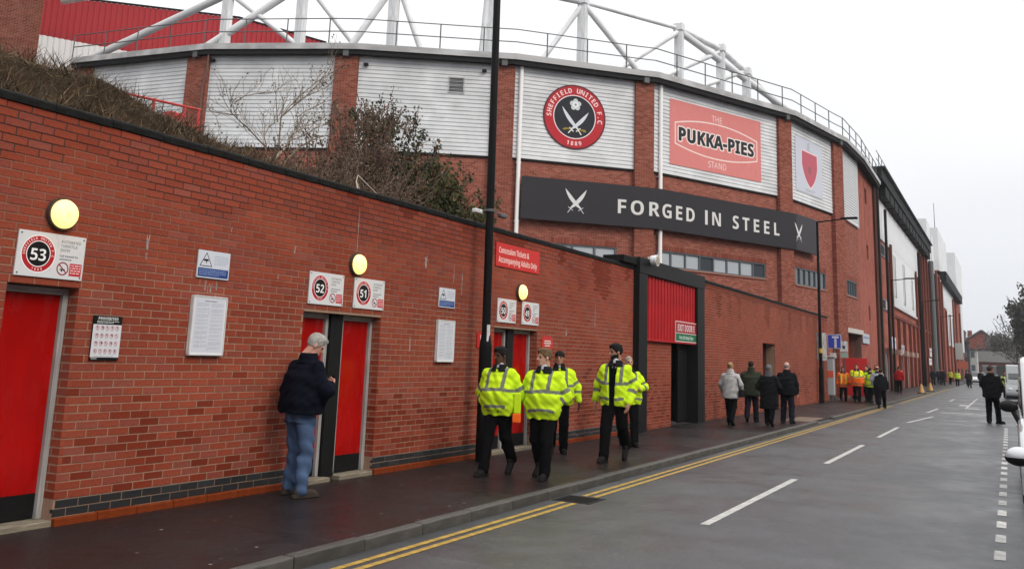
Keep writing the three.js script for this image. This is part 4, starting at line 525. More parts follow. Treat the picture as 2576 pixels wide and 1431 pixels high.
for (const [x, y, z, w, h, c, l] of [[-7.5, 3.3, -59, 2.9, 0.58, [0.42, 0.47, 0.53], 'pale blue plate on the stair tower wall'], [-7.45, 3.45, -74, 2.6, 0.85, [0.55, 0.6, 0.68], 'white sign with blue lines past the stair tower'], [-7.45, 3.1, -80.5, 2.4, 0.7, [0.4, 0.36, 0.36], 'grey sign beyond the white and blue one'], [-7.4, 3.4, -110, 3, 0.9, [0.6, 0.5, 0.5], 'small white sign far along the stand, upper one'], [-7.4, 2.4, -109, 3.6, 0.7, [0.62, 0.6, 0.6], 'small white sign far along the stand, lower one']]) { const t = thing('wall_sign', l, 'sign', [x, y, z], HALF); part(t, 'panel', box(w, h, 0.03), mat(C(...c), 0.6)); part(t, 'lettering_band', box(w * 0.8, h * 0.2, 0.004, 0, h * 0.1, 0.018), mat(C(c[0] * 0.5, c[1] * 0.5, c[2] * 0.7), 0.6)); }
{ const t = thing('hanging_sign', 'white shop board on a post near the street end', 'sign', [-6.7, 0, -165]); part(t, 'post', cyl(0.09, 0.09, 4.2, 8, 0, 2.1, 0), M.galv); part(t, 'board', box(1.1, 2.6, 0.2, -0.2, 4.6, 0), mat(C(0.4, 0.42, 0.4), 0.7)); part(t, 'orange_board', box(1.6, 1.2, 0.2, 0.2, 2.4, 0.1), mat(C(0.4, 0.1, 0.05), 0.7)); }
for (const [z, k] of [[-68, 0], [-76, 1]]) { const t = thing('kerb_cone', k ? 'farther small yellow cone standing at the kerb' : 'nearer small yellow cone standing at the kerb', 'traffic cone', [-5.25, 0, z], 0, 'yellow cones at the kerb'); part(t, 'cone', cyl(0.2, 0.05, 0.6, 14, 0, 0.33, 0), mat(C(0.5, 0.3, 0.1), 0.7)); part(t, 'foot', rbox(0.5, 0.05, 0.5, 0.02, 0, 0.025, 0), M.postBlack); }
// ---------------------------------------------------------------- bank, dead grass, shrubs behind the wall
const crest = z => { const k = [[0, 4.55], [-6.8, 4.55], [-7.1, 4.42], [-8.7, 4.2], [-10.5, 4.02], [-13, 3.85], [-24, 3.7]]; for (let i = 0; i < k.length - 1; i++) if (z >= k[i + 1][0]) return mix(k[i + 1][1], k[i][1], (z - k[i + 1][0]) / (k[i][0] - k[i + 1][0])); return 3.7; };
const bankH = (x, z) => { const t = clamp((-7.86 - x) / 1.25); return mix(3.62, crest(z), sm(t)) + 0.16 * (fbm(x * 2.2, z * 2.2, 3) - 0.5) * t - 0.1 * clamp((-9.6 - x) / 3); };
{
  const g = new THREE.PlaneGeometry(8.2, 24, 56, 150).rotateX(-HALF).translate(-11.98, 0, -12), p = g.attributes.position; for (let i = 0; i < p.count; i++) p.setY(i, bankH(p.getX(i), p.getZ(i))); g.computeVertexNormals();
  const m = structure(new THREE.Mesh(g, pmat(C(0.05, 0.034, 0.02), 1, { map: rep(blot, 6), bumpMap: rep(soft, 8), bumpScale: 0.05, specularIntensity: 0.08 })), 'earth_bank'); m.receiveShadow = true;
  const blade = new THREE.BufferGeometry(), P = [], I = [], n = 5; for (let k = 0; k <= n; k++) { const t = k / n, w = 0.0055 * (1 - t * 0.85); P.push(-w, t * 0.24, 0.16 * t * t, w, t * 0.24, 0.16 * t * t); if (k < n) { const a = k * 2; I.push(a, a + 1, a + 2, a + 1, a + 3, a + 2); } } blade.setAttribute('position', new THREE.Float32BufferAttribute(P, 3)); blade.setIndex(I); blade.computeVertexNormals();
  const N = 30000, im = new THREE.InstancedMesh(blade, mat(C(1, 1, 1), 0.95, { side: THREE.DoubleSide }), N), pal = [C(0.2, 0.125, 0.065), C(0.11, 0.068, 0.036), C(0.3, 0.21, 0.13), C(0.06, 0.04, 0.024), C(0.09, 0.07, 0.035), C(0.15, 0.085, 0.045)];
  for (let k = 0; k < N; k++) { const x = -7.93 - 2.6 * rnd() * rnd() - 0.02, z = rnd() < 0.85 ? rr(-13.5, -3.4) : rr(-20, -13.5), cl = fbm(x * 3, z * 3, 2); tmpO.position.set(x, bankH(x, z) - 0.03, z); tmpO.rotation.set(rr(-1.25, 1.25), rr(0, 6.3), rr(-1.25, 1.25)); const s = rr(0.4, 1.0) * (0.4 + cl * 1.0); tmpO.scale.set(s * 1.3, s, s); tmpO.updateMatrix(); im.setMatrixAt(k, tmpO.matrix); im.setColorAt(k, pal[Math.floor(rnd() * 6)].clone().multiplyScalar(rr(0.35, 0.85))); }
  im.name = 'dead_grass'; tag(im, 'brown dead grass and stalks covering the earth bank behind the wall', 'grass', null, 'stuff'); scene.add(im);
}
function strands(lines, r0, r1) { const L = []; for (const l of lines) for (let i = 0; i < l.length - 1; i++) { const t0 = i / (l.length - 1), t1 = (i + 1) / (l.length - 1); L.push(rod(l[i], l[i + 1], mix(r0, r1, t0), mix(r0, r1, t1), 5)); } return merge(L); }
function twigs(from, dir, len, depth, out, spread = 0.7) { const l = [from.clone()]; let p = from.clone(), d = dir.clone(); const n = 4; for (let k = 0; k < n; k++) { d.add(V(rr(-1, 1), rr(-0.6, 1), rr(-1, 1)).multiplyScalar(0.22)).normalize(); p = p.clone().addScaledVector(d, len / n); l.push(p); if (depth > 0 && k > 0 && rnd() < 0.75) twigs(p, d.clone().add(V(rr(-1, 1), rr(-0.4, 1), rr(-1, 1)).multiplyScalar(spread)).normalize(), len * rr(0.4, 0.65), depth - 1, out, spread); } out.push(l); }
function leafCloud(n, at, size, pal, long = 1.7) { const P = new Float32Array(n * 18), Cc = new Float32Array(n * 18), e = new THREE.Euler(), q = new THREE.Quaternion(), v = V(0, 0, 0); for (let k = 0; k < n; k++) { const c = at(), s = size * rr(0.55, 1.3); q.setFromEuler(e.set(rr(-1.3, 1.3), rr(0, 6.3), rr(-1.3, 1.3))); const co = pal[Math.floor(rnd() * pal.length)], b = rr(0.65, 1.25); const pts = [[-s / 2, 0, 0], [0, -s * long / 2, 0.15 * s], [s / 2, 0, 0], [-s / 2, 0, 0], [s / 2, 0, 0], [0, s * long / 2, 0.15 * s]]; pts.forEach((w, i) => { v.set(...w).applyQuaternion(q); P.set([c.x + v.x, c.y + v.y, c.z + v.z], k * 18 + i * 3); Cc.set([co.r * b, co.g * b, co.b * b], k * 18 + i * 3); }); }
  const g = new THREE.BufferGeometry(); g.setAttribute('position', new THREE.BufferAttribute(P, 3)); g.setAttribute('color', new THREE.BufferAttribute(Cc, 3)); g.computeVertexNormals(); return g; }
const leafMat = pmat(C(1, 1, 1), 0.75, { vertexColors: true, side: THREE.DoubleSide, specularIntensity: 0.4 });
const barkMat = mat(C(0.16, 0.12, 0.085), 0.9), barkDark = mat(C(0.05, 0.04, 0.032), 0.9), paleBark = mat(C(0.36, 0.3, 0.23), 0.9);
const near = (p, r) => V(p.x + rr(-r, r), p.y + rr(-r, r), p.z + rr(-r, r));
{ // sprawling leafless bush
  const t = thing('bare_bush', 'leafless sprawling bush in front of the second white cladding bay', 'bush', [-11, 3.7, -11.5]);
  const B = { A: [[4.89, -11.26], [4.98, -11.26], [5.05, -11.15], [5.21, -10.87], [5.32, -10.63], [5.4, -10.51], [5.57, -10.47]], A2: [[5.37, -10.57], [5.32, -10.36], [5.27, -10.1], [5.18, -9.96]], A3: [[4.98, -11.26], [5.16, -11.21], [5.34, -11.33], [5.44, -11.47]], B: [[4.98, -11.56], [5.09, -11.56], [5.58, -11.56], [5.86, -11.86], [6.15, -12.19], [6.47, -12.49], [6.87, -12.77]], B2: [[6.15, -12.19], [6.29, -12.45], [6.47, -12.74]], B3: [[5.58, -11.56], [5.82, -11.71], [6.08, -11.93], [6.37, -12.23], [6.63, -12.55]], C: [[4.69, -11.11], [4.82, -11.42], [4.99, -11.62], [5.23, -11.81], [5.41, -11.98], [5.59, -12.25], [5.8, -12.64]], C2: [[5.41, -11.98], [5.68, -11.98], [5.85, -12.19], [6.06, -12.54]], C3: [[5.23, -11.81], [5.3, -11.99], [5.54, -12.33], [5.78, -12.75]], D: [[4.77, -11.7], [4.91, -11.84], [5.17, -12.1], [5.43, -12.54], [5.58, -12.91]], E: [[5.47, -11.47], [5.96, -11.41]], F: [[5.57, -10.47], [5.71, -10.64], [5.83, -10.91], [5.95, -11.29]] };
  const roots = { A: 1, B: 1, C: 1, D: 1 }, tw = []; for (const [k, l] of Object.entries(B)) { let dx = rr(-0.1, 0.1); const pts = l.map(([y, z], i) => V((k === 'C' ? 0.1 : 0) + dx * i * 0.5, y - 3.7, z + 11.5)); if (roots[k]) pts.unshift(V(0, -0.1, pts[0].z * 0.6)); const thick = k === 'C' || k === 'D' ? 0.034 : k === 'A' || k === 'B' ? 0.02 : 0.011; part(t, 'branch', strands([pts], thick, 0.005), k === 'C' ? paleBark : barkMat);
    for (let i = roots[k] ? 2 : 1; i < pts.length; i++) for (let q = 0; q < 3; q++) twigs(pts[i], pts[i].clone().sub(pts[i - 1]).normalize().add(V(rr(-0.5, 0.5), rr(-0.2, 0.6), rr(-0.6, 0.6))).normalize(), rr(0.25, 0.6), 1, tw, 0.8); }
  const m = part(t, 'twigs', strands(tw, 0.0045, 0.0022), barkMat); m.userData.kind = 'stuff';
  const ends = tw.map(l => l[l.length - 1]).filter(p => p.z < -0.7 || rnd() < 0.25); part(t, 'dry_leaves', leafCloud(520, () => near(ends[Math.floor(rnd() * ends.length)], 0.06), 0.026, [C(0.07, 0.06, 0.04), C(0.05, 0.055, 0.03), C(0.12, 0.09, 0.06)]), leafMat).userData.kind = 'stuff';
}
function shrub(name, label, pos, clumps, stems, pal, size, n, brown) { // clumps: [x,y,z,rx,ry,rz,weight]
  const t = thing(name, label, 'shrub', pos); const tw = [], W = clumps.reduce((s, c) => s + c[6], 0);
  const pick = () => { let r = rnd() * W; for (const c of clumps) if ((r -= c[6]) <= 0) return c; return clumps[0]; };
  for (let k = 0; k < stems; k++) { const c = pick(), base = V(c[0] * 0.5 + rr(-0.25, 0.25), -0.1, c[2] * 0.6 + rr(-0.25, 0.25)), tip = V(c[0] + c[3] * rr(-0.8, 0.8), c[1] + c[4] * rr(0.1, 1), c[2] + c[5] * rr(-0.9, 0.9)), mid = base.clone().lerp(tip, 0.5).add(V(rr(-0.15, 0.15), rr(0, 0.3), rr(-0.15, 0.15))); tw.push([base, mid, tip]); twigs(tip, tip.clone().sub(mid).normalize(), rr(0.2, 0.5), 1, tw, 0.7); twigs(mid, tip.clone().sub(mid).normalize().add(V(rr(-1, 1), rr(0, 0.6), rr(-1, 1))).normalize(), rr(0.3, 0.7), 1, tw, 0.7); }
  part(t, 'stems', strands(tw, 0.012, 0.003), brown).userData.kind = 'stuff'; const pts = tw.flatMap(l => l.slice(1));
  part(t, 'foliage', leafCloud(n, () => { if (rnd() < 0.55) return near(pts[Math.floor(rnd() * pts.length)], 0.09); const c = pick(); for (; ;) { const x = rr(-1, 1), y = rr(-1, 1), z = rr(-1, 1), d = x * x + y * y + z * z; if (d < 1 && fbm(x * 3 + c[0] + 7, y * 3 + z * 2 + 5, 2) > 0.42) return V(c[0] + x * c[3], c[1] + y * c[4], c[2] + z * c[5]); } }, size, pal), leafMat).userData.kind = 'stuff'; return t;
}
shrub('brown_thicket', 'dense reddish brown thicket of dead stems behind the wall coping', [-11.3, 3.7, -13.9], [[0, 1.0, 0.2, 0.7, 0.9, 0.9, 3], [0.2, 1.7, -0.3, 0.6, 0.8, 0.8, 3], [0.1, 0.6, 1.1, 0.6, 0.6, 0.9, 1.5], [0.2, 0.8, -1.2, 0.6, 0.7, 0.8, 2]], 120, [C(0.14, 0.082, 0.056), C(0.105, 0.062, 0.043), C(0.18, 0.11, 0.08), C(0.075, 0.06, 0.034)], 0.036, 8500, mat(C(0.12, 0.078, 0.058), 0.9));
shrub('dry_brush', 'low tangle of dry brown stems along the coping under the leafless bush', [-10.2, 3.75, -11.9], [[0, 0.35, 1.2, 0.5, 0.4, 0.8, 2], [0.1, 0.45, 0.1, 0.5, 0.45, 0.8, 2], [0.1, 0.5, -1.1, 0.5, 0.5, 0.8, 2.4], [0.2, 0.45, -1.9, 0.4, 0.4, 0.5, 1]], 70, [C(0.12, 0.075, 0.05), C(0.085, 0.052, 0.036), C(0.17, 0.11, 0.075), C(0.06, 0.045, 0.03)], 0.03, 4200, mat(C(0.115, 0.078, 0.056), 0.9));
shrub('evergreen_shrub', 'dark evergreen shrub rising against the third white cladding bay', [-11.6, 3.7, -15.1], [[0, 2.15, 0.3, 0.5, 0.65, 0.55, 3], [0, 2.0, -0.5, 0.5, 0.7, 0.8, 4.5], [0, 1.8, -1.3, 0.45, 0.5, 0.6, 2.5], [0.1, 1.0, -0.8, 0.6, 0.7, 0.9, 2], [0, 2.55, 0.25, 0.3, 0.25, 0.25, 0.5], [0, 1.7, -2.1, 0.2, 0.2, 0.35, 0.5]], 50, [C(0.03, 0.042, 0.02), C(0.045, 0.055, 0.025), C(0.06, 0.065, 0.04), C(0.025, 0.03, 0.016), C(0.085, 0.07, 0.045)], 0.05, 5800, barkDark);
shrub('green_bramble', 'low green and rust bramble along the coping left of the lamp post', [-11.3, 3.7, -17.2], [[0, 1.15, 0.9, 0.5, 0.75, 0.6, 3], [0, 1.1, 0, 0.5, 0.6, 0.7, 3], [0, 1.0, -1.0, 0.5, 0.5, 0.8, 2], [0, 1.1, -1.9, 0.4, 0.35, 0.5, 1.2], [0, 1.5, -0.4, 0.3, 0.35, 0.5, 1]], 60, [C(0.05, 0.07, 0.02), C(0.07, 0.085, 0.028), C(0.03, 0.045, 0.016), C(0.13, 0.075, 0.03), C(0.09, 0.06, 0.035)], 0.058, 8000, mat(C(0.11, 0.07, 0.045), 0.9));
{ // pale broken stick on the coping
  const t = thing('broken_branch', 'pale forked dead stick leaning over the coping', 'branch', [-7.75, 3.76, -9.75]); part(t, 'stick', strands([[V(0, 0, 0), V(-0.25, 0.2, -0.25), V(-0.35, 0.33, -0.4)], [V(-0.35, 0.33, -0.4), V(-0.2, 0.12, -0.62), V(-0.1, 0.0, -0.75)], [V(-0.25, 0.2, -0.25), V(-0.2, 0.02, -0.35)]], 0.012, 0.006), paleBark);
}
{
  const t = thing('red_handrail', 'red tubular handrail on the terrace behind the earth bank', 'handrail', [-16, 0, 0]), rm = mat(C(0.45, 0.03, 0.025), 0.5); for (const z of [-11.9, -12.9, -13.75, -14.15]) part(t, 'post', rod(V(0, 5.2, z), V(0, 6.75 - (z + 11.9) * 0.06, z), 0.035), rm); part(t, 'rail', rod(V(0, 6.68, -11.7), V(0, 6.88, -14.2), 0.03), rm); part(t, 'rail', rod(V(0, 6.3, -11.7), V(0, 6.46, -14.2), 0.03), rm); part(t, 'red_box', rbox(0.3, 0.5, 0.4, 0.03, -0.1, 6.4, -13.55), rm);
  part(t, 'terrace_step', box6(-3, 0.3, 3, 5.6, -17, -10.5), M.mortarFar);
}
// ---------------------------------------------------------------- trees at the street end
function farTree(name, label, pos, h, crown, n, leaf, pal, twigN) {
  const t = thing(name, label, 'tree', pos), tw = []; part(t, 'trunk', strands([[V(0, 0, 0), V(rr(-0.2, 0.2), h * 0.25, 0), V(rr(-0.4, 0.4), h * 0.5, 0)]], h * 0.022, h * 0.012), barkDark);
  for (let k = 0; k < twigN; k++) { const a = rr(0, 6.3), s = V(0, h * rr(0.2, 0.5), 0), d = V(Math.cos(a), rr(0.4, 1.3), Math.sin(a)).normalize(); twigs(s, d, h * rr(0.3, 0.5), 2, tw, 0.75); } part(t, 'limbs', strands(tw, h * 0.006, h * 0.0016), barkDark).userData.kind = 'stuff'; const pts = tw.flatMap(l => l.slice(1));
  part(t, 'crown', leafCloud(n, () => { if (rnd() < 0.5) return near(pts[Math.floor(rnd() * pts.length)], h * 0.05); for (; ;) { const x = rr(-1, 1), y = rr(-1, 1), z = rr(-1, 1); if (x * x + y * y + z * z < 1) return V(x * crown[0], h * crown[1] + y * crown[2], z * crown[0]); } }, leaf, pal), leafMat).userData.kind = 'stuff';
}
farTree('street_tree', 'large dark tree at the right edge beyond the parked van', [5.2, 0, -170], 13.2, [4.4, 0.58, 4.8], 12000, 0.4, [C(0.085, 0.088, 0.075), C(0.11, 0.11, 0.092), C(0.07, 0.07, 0.062)], 16);
farTree('street_tree', 'leaf bare tree left of the large dark tree', [1.6, 0, -195], 12, [2.4, 0.62, 4], 1500, 0.22, [C(0.12, 0.112, 0.1), C(0.1, 0.098, 0.085)], 16);
farTree('street_tree', 'small dark tree behind the low grey roof', [-1.6, 0, -285], 13, [4, 0.55, 4.5], 2600, 0.5, [C(0.1, 0.105, 0.1), C(0.09, 0.092, 0.086)], 12);
{ const g = leafCloud(9000, () => { const x = rr(-190, 190), d = rnd(); return V(20 + x, Math.max(0, d * (17 + 7 * fbm(x / 40 + 9, 2) - 2)) + 5 * rnd() * rnd(), -515 - d * 90); }, 3.2, [C(0.06, 0.064, 0.06), C(0.045, 0.05, 0.046), C(0.08, 0.08, 0.075)], 1.2); const m = new THREE.Mesh(g, leafMat); m.name = 'far_wood'; tag(m, 'grey green wooded hillside on the horizon', 'woods', null, 'stuff'); scene.add(m); }
// ---------------------------------------------------------------- people
class Field {
  constructor(x0, x1, y0, y1, z0, z1, c) { Object.assign(this, { x0, y0, z0, c, nx: Math.ceil((x1 - x0) / c) + 1, ny: Math.ceil((y1 - y0) / c) + 1, nz: Math.ceil((z1 - z0) / c) + 1 }); this.d = new Float32Array(this.nx * this.ny * this.nz).fill(0.3); }
  each(bx0, bx1, by0, by1, bz0, bz1, fn) { const { x0, y0, z0, c, nx, ny, nz, d } = this, r = (v, o, n) => clamp(v, 0, n - 1); const i0 = r(Math.floor((bx0 - x0) / c), 0, nx), i1 = r(Math.ceil((bx1 - x0) / c), 0, nx), j0 = r(Math.floor((by0 - y0) / c), 0, ny), j1 = r(Math.ceil((by1 - y0) / c), 0, ny), k0 = r(Math.floor((bz0 - z0) / c), 0, nz), k1 = r(Math.ceil((bz1 - z0) / c), 0, nz);
    for (let k = k0; k <= k1; k++) for (let j = j0; j <= j1; j++) for (let i = i0, q = (k * ny + j) * nx + i0; i <= i1; i++, q++) d[q] = fn(x0 + i * c, y0 + j * c, z0 + k * c, d[q]); }
  all(fn) { this.each(-9, 9, -9, 9, -9, 9, fn); return this; }
  cap(a, b, ra, rb = ra, k = 0.02) { const [ax, ay, az] = a, bx = b[0] - ax, by = b[1] - ay, bz = b[2] - az, bb = bx * bx + by * by + bz * bz || 1e-9, m = Math.max(ra, rb) + k + 2 * this.c; this.each(Math.min(ax, b[0]) - m, Math.max(ax, b[0]) + m, Math.min(ay, b[1]) - m, Math.max(ay, b[1]) + m, Math.min(az, b[2]) - m, Math.max(az, b[2]) + m, (x, y, z, o) => { const px = x - ax, py = y - ay, pz = z - az, t = clamp((px * bx + py * by + pz * bz) / bb), dx = px - bx * t, dy = py - by * t, dz = pz - bz * t; return smin(o, Math.sqrt(dx * dx + dy * dy + dz * dz) - mix(ra, rb, t), k); }); return this; }
  ell(c, r, k = 0.02) { const mr = Math.min(...r), m = Math.max(...r) + k + 2 * this.c; this.each(c[0] - m, c[0] + m, c[1] - m, c[1] + m, c[2] - m, c[2] + m, (x, y, z, o) => smin(o, (Math.hypot((x - c[0]) / r[0], (y - c[1]) / r[1], (z - c[2]) / r[2]) - 1) * mr, k)); return this; }
  loft(rows, k = 0.03) { const y0 = rows[0][0], y1 = rows[rows.length - 1][0]; this.each(-1, 1, y0 - 0.1, y1 + 0.1, -1, 1, (x, y, z, o) => { let i = 0; while (i < rows.length - 2 && y > rows[i + 1][0]) i++; const A = rows[i], B = rows[i + 1], t = sm(clamp((y - A[0]) / (B[0] - A[0]))), a = mix(A[1], B[1], t), b = mix(A[2], B[2], t), cz = mix(A[3] ?? 0, B[3] ?? 0, t), cx = mix(A[4] ?? 0, B[4] ?? 0, t); const e = Math.pow(Math.pow(Math.abs((x - cx) / a), 2.3) + Math.pow(Math.abs((z - cz) / b), 2.3), 1 / 2.3); return smin(o, Math.max((e - 1) * Math.min(a, b), y0 - y, y - y1), k); }); return this; }
  mesh(color) { // surface nets
    const { nx, ny, nz, d, c, x0, y0, z0 } = this, id = new Int32Array(nx * ny * nz).fill(-1), P = [], I = [], sx = 1, sy = nx, sz = nx * ny, off = [0, 1, sy, sy + 1, sz, sz + 1, sz + sy, sz + sy + 1], E = [[0, 1], [2, 3], [4, 5], [6, 7], [0, 2], [1, 3], [4, 6], [5, 7], [0, 4], [1, 5], [2, 6], [3, 7]];
    for (let k = 0; k < nz - 1; k++) for (let j = 0; j < ny - 1; j++) for (let i = 0; i < nx - 1; i++) { const q = (k * ny + j) * nx + i; let m = 0; for (let e = 0; e < 8; e++) if (d[q + off[e]] < 0) m |= 1 << e; if (!m || m === 255) continue; let X = 0, Y = 0, Z = 0, n = 0; for (const [a, b] of E) { const A = d[q + off[a]], B = d[q + off[b]]; if ((A < 0) === (B < 0)) continue; const t = A / (A - B); X += (a & 1) + t * ((b & 1) - (a & 1)); Y += ((a >> 1) & 1) + t * (((b >> 1) & 1) - ((a >> 1) & 1)); Z += (a >> 2) + t * ((b >> 2) - (a >> 2)); n++; } id[q] = P.length / 3; P.push(x0 + (i + X / n) * c, y0 + (j + Y / n) * c, z0 + (k + Z / n) * c); }
    const quad = (a, b, e, f, flip) => { if (a < 0 || b < 0 || e < 0 || f < 0) return; flip ? I.push(a, e, b, a, f, e) : I.push(a, b, e, a, e, f); };
    for (let k = 1; k < nz - 1; k++) for (let j = 1; j < ny - 1; j++) for (let i = 1; i < nx - 1; i++) { const q = (k * ny + j) * nx + i, s = d[q] < 0; if (s !== (d[q + sx] < 0)) quad(id[q - sy - sz], id[q - sz], id[q], id[q - sy], !s); if (s !== (d[q + sy] < 0)) quad(id[q - sx - sz], id[q - sx], id[q], id[q - sz], !s); if (s !== (d[q + sz] < 0)) quad(id[q - sx - sy], id[q - sy], id[q], id[q - sx], !s); }
    const g = new THREE.BufferGeometry(); g.setAttribute('position', new THREE.Float32BufferAttribute(P, 3)); g.setIndex(I); g.computeVertexNormals();
    if (color) { const Cc = new Float32Array(P.length); for (let v = 0; v < P.length; v += 3) { const o = color(P[v], P[v + 1], P[v + 2]); Cc[v] = o.r; Cc[v + 1] = o.g; Cc[v + 2] = o.b; } g.setAttribute('color', new THREE.BufferAttribute(Cc, 3)); }
    return g;
  }
}
const smin = (a, b, k) => { const h = Math.max(k - Math.abs(a - b), 0) / k; return Math.min(a, b) - h * h * k * 0.25; };
const cloth = pmat(C(1, 1, 1), 0.95, { vertexColors: true, specularIntensity: 0.12 }), skinMat = pmat(C(1, 1, 1), 0.6, { vertexColors: true, specularIntensity: 0.4 }), hairMat = pmat(C(1, 1, 1), 0.8, { vertexColors: true, specularIntensity: 0.3 }), shoeMat = mat(C(0.014, 0.013, 0.013), 0.5);
const LIME = C(0.52, 0.76, 0.02), ORANGE = C(0.85, 0.14, 0.02), BAND = C(0.15, 0.155, 0.13), BLACK = C(0.004, 0.004, 0.005), SKIN = C(0.5, 0.28, 0.2), SKIN_D = C(0.085, 0.042, 0.026), SKIN_M = C(0.34, 0.18, 0.12);
const wob = (x, y, z, s) => Math.sin(23 * y + 5 * Math.sin(9 * x + s) + 4 * Math.sin(8 * z + 2 * s)) * Math.sin(7 * x - 6 * z + 11 * y + s);
function person(o) {
  const res = o.res ?? 0.014, lean = o.lean ?? 0, far = res > 0.02, w = o.w ?? 1, t = thing('person', o.label, 'person', o.pos, o.turn, o.group); t.scale.setScalar((o.h ?? 1.75) / 1.79);
  const zl = y => lean * clamp((y - 0.9) / 0.6) ** 1.2, st = o.stride ?? 0.28, sw = o.swing ?? 1;
  const foot = { L: [0.1, 0, st * 0.5 * sw], R: [-0.1, 0, -st * 0.5 * sw] }, lift = { L: sw < 0 ? st * 0.28 : 0, R: sw > 0 ? st * 0.28 : 0 };
  if (o.feet) { foot.L = o.feet[0]; foot.R = o.feet[1]; lift.L = lift.R = 0; }
  const leg = s => { const f = foot[s], x = s === 'L' ? 1 : -1, hip = [0.088 * x, 0.93, zl(0.93)], ank = [f[0], 0.085 + lift[s], f[2] - (lift[s] ? 0.05 : 0)], kn = [(hip[0] + ank[0]) / 2 + 0.008 * x, 0.5 + lift[s] * 0.25, (hip[2] + ank[2]) / 2 + 0.04 + lift[s] * 0.5]; return { hip, kn, ank }; };
  const A = o.arms ?? {}, arm = s => { const x = s === 'L' ? 1 : -1, a = A[s] ?? {}; const sh = [0.185 * x * w, 1.395, zl(1.4)], el = a.el ? [a.el[0] * x, a.el[1], a.el[2] + zl(1.2)] : [0.27 * x * w, 1.16, -0.03 + zl(1.2)], wr = a.wr ? [a.wr[0] * x, a.wr[1], a.wr[2] + zl(1)] : [0.28 * x * w, 0.9, 0.06 + zl(1)]; return { sh, el, wr }; };
  const LG = { L: leg('L'), R: leg('R') }, AR = { L: arm('L'), R: arm('R') }, hy = 1.665, hz = zl(1.6) + 0.015 + (o.headFwd ?? 0), hYaw = o.headYaw ?? 0, hPit = o.headPitch ?? 0, hPos = V(0, hy - (o.headDrop ?? 0), hz);
  const skin = o.skin ?? SKIN;
  { // body: torso, limbs, neck in one field, then finer head and hands joined to it
    const f = new Field(-0.5, 0.5, 0, 1.62, -0.6, 0.6, Math.max(0.022, res)); f.loft([[0.86, 0.13, 0.09, zl(0.86)], [1.05, 0.12, 0.085, zl(1.05)], [1.35, 0.14, 0.09, zl(1.35)], [1.48, 0.1, 0.07, zl(1.48)]]); f.cap([0, 1.44, zl(1.45)], [0, 1.58, hz - 0.02], 0.055, 0.052);
    for (const s of ['L', 'R']) { const a = AR[s], l = LG[s]; f.cap(a.sh, a.el, 0.045, 0.036).cap(a.el, a.wr, 0.036, 0.026).cap(l.hip, l.kn, 0.065, 0.045).cap(l.kn, l.ank, 0.045, 0.032); }
    const parts = [f.mesh(() => skin)]; const hc = far ? 0.012 : 0.006;
    const h = new Field(-0.12, 0.12, -0.2, 0.16, -0.15, 0.15, hc); h.ell([0, 0.03, -0.012], [0.077, 0.09, 0.099]).ell([0, -0.035, 0.02], [0.062, 0.085, 0.074]).cap([-0.018, -0.098, 0.062], [0.018, -0.098, 0.062], 0.022, 0.022, 0.03).cap([0, 0.012, 0.09], [0, -0.026, 0.111], 0.009, 0.014, 0.012).cap([-0.038, 0.026, 0.076], [0.038, 0.026, 0.076], 0.013, 0.013, 0.015).cap([-0.019, -0.063, 0.086], [0.019, -0.063, 0.086], 0.007, 0.007, 0.008).ell([0.079, -0.008, -0.008], [0.012, 0.033, 0.02], 0.01).ell([-0.079, -0.008, -0.008], [0.012, 0.033, 0.02], 0.01).cap([0, -0.07, -0.02], [0, -0.19, -0.035], 0.056, 0.06, 0.03);
    h.each(-0.06, 0.06, -0.02, 0.025, 0.05, 0.12, (x, y, z, v) => Math.max(v, -(Math.hypot(Math.abs(x) - 0.032, y - 0.003, z - 0.098) - 0.015)));
    const dk = o.hairCol ?? C(0.02, 0.014, 0.01); const hg = h.mesh((x, y, z) => { if (z > 0.06 && Math.hypot(Math.abs(x) - 0.032, y - 0.003) < 0.0125) return C(0.03, 0.02, 0.016); if (z > 0.07 && Math.abs(y - 0.03) < 0.006 && Math.abs(Math.abs(x) - 0.032) < 0.02) return dk; if (z > 0.06 && Math.abs(y + 0.063) < 0.006 && Math.abs(x) < 0.024) return skin.clone().multiply(C(0.85, 0.6, 0.6)); if (o.beard && y < -0.03 - Math.abs(z - 0.06) * 0.0 && z > -0.01 && !(Math.abs(x) < 0.024 && Math.abs(y + 0.06) < 0.008) && (y < -0.045 || Math.abs(x) > 0.045)) return dk; return skin; });
    hg.applyMatrix4(new THREE.Matrix4().makeRotationFromEuler(new THREE.Euler(hPit, hYaw, 0, 'YXZ')).setPosition(hPos)); parts.push(hg);
    if (!far) for (const s of ['L', 'R']) { const x = s === 'L' ? 1 : -1, a = AR[s], q = new Field(-0.07, 0.07, -0.23, 0.04, -0.07, 0.09, 0.0048), bend = A[s]?.grip ? 1.9 : 1; const Z = [0.032, 0.011, -0.011, -0.031], Ln = [0.07, 0.079, 0.073, 0.056];
      q.cap([0, 0.03, 0], [0, -0.01, 0], 0.026, 0.026, 0.02); Z.forEach((z, i) => { q.cap([0, -0.01, z * 0.6], [0, -0.088, z], 0.0145, 0.0115, 0.02); const l = Ln[i], k1 = [-x * 0.012 * bend, -0.088 - l * 0.5, z * 1.05], k2 = [-x * 0.034 * bend, -0.088 - l * (bend > 1 ? 0.6 : 0.95), z * 1.0]; q.cap([0, -0.086, z], k1, 0.0095, 0.0088, 0.005).cap(k1, k2, 0.0088, 0.007, 0.004); }); q.cap([0, -0.025, 0.022], [-x * 0.012, -0.062, 0.05], 0.0125, 0.0105, 0.012).cap([-x * 0.012, -0.062, 0.05], [-x * 0.026, -0.098, 0.053], 0.0105, 0.008, 0.005);
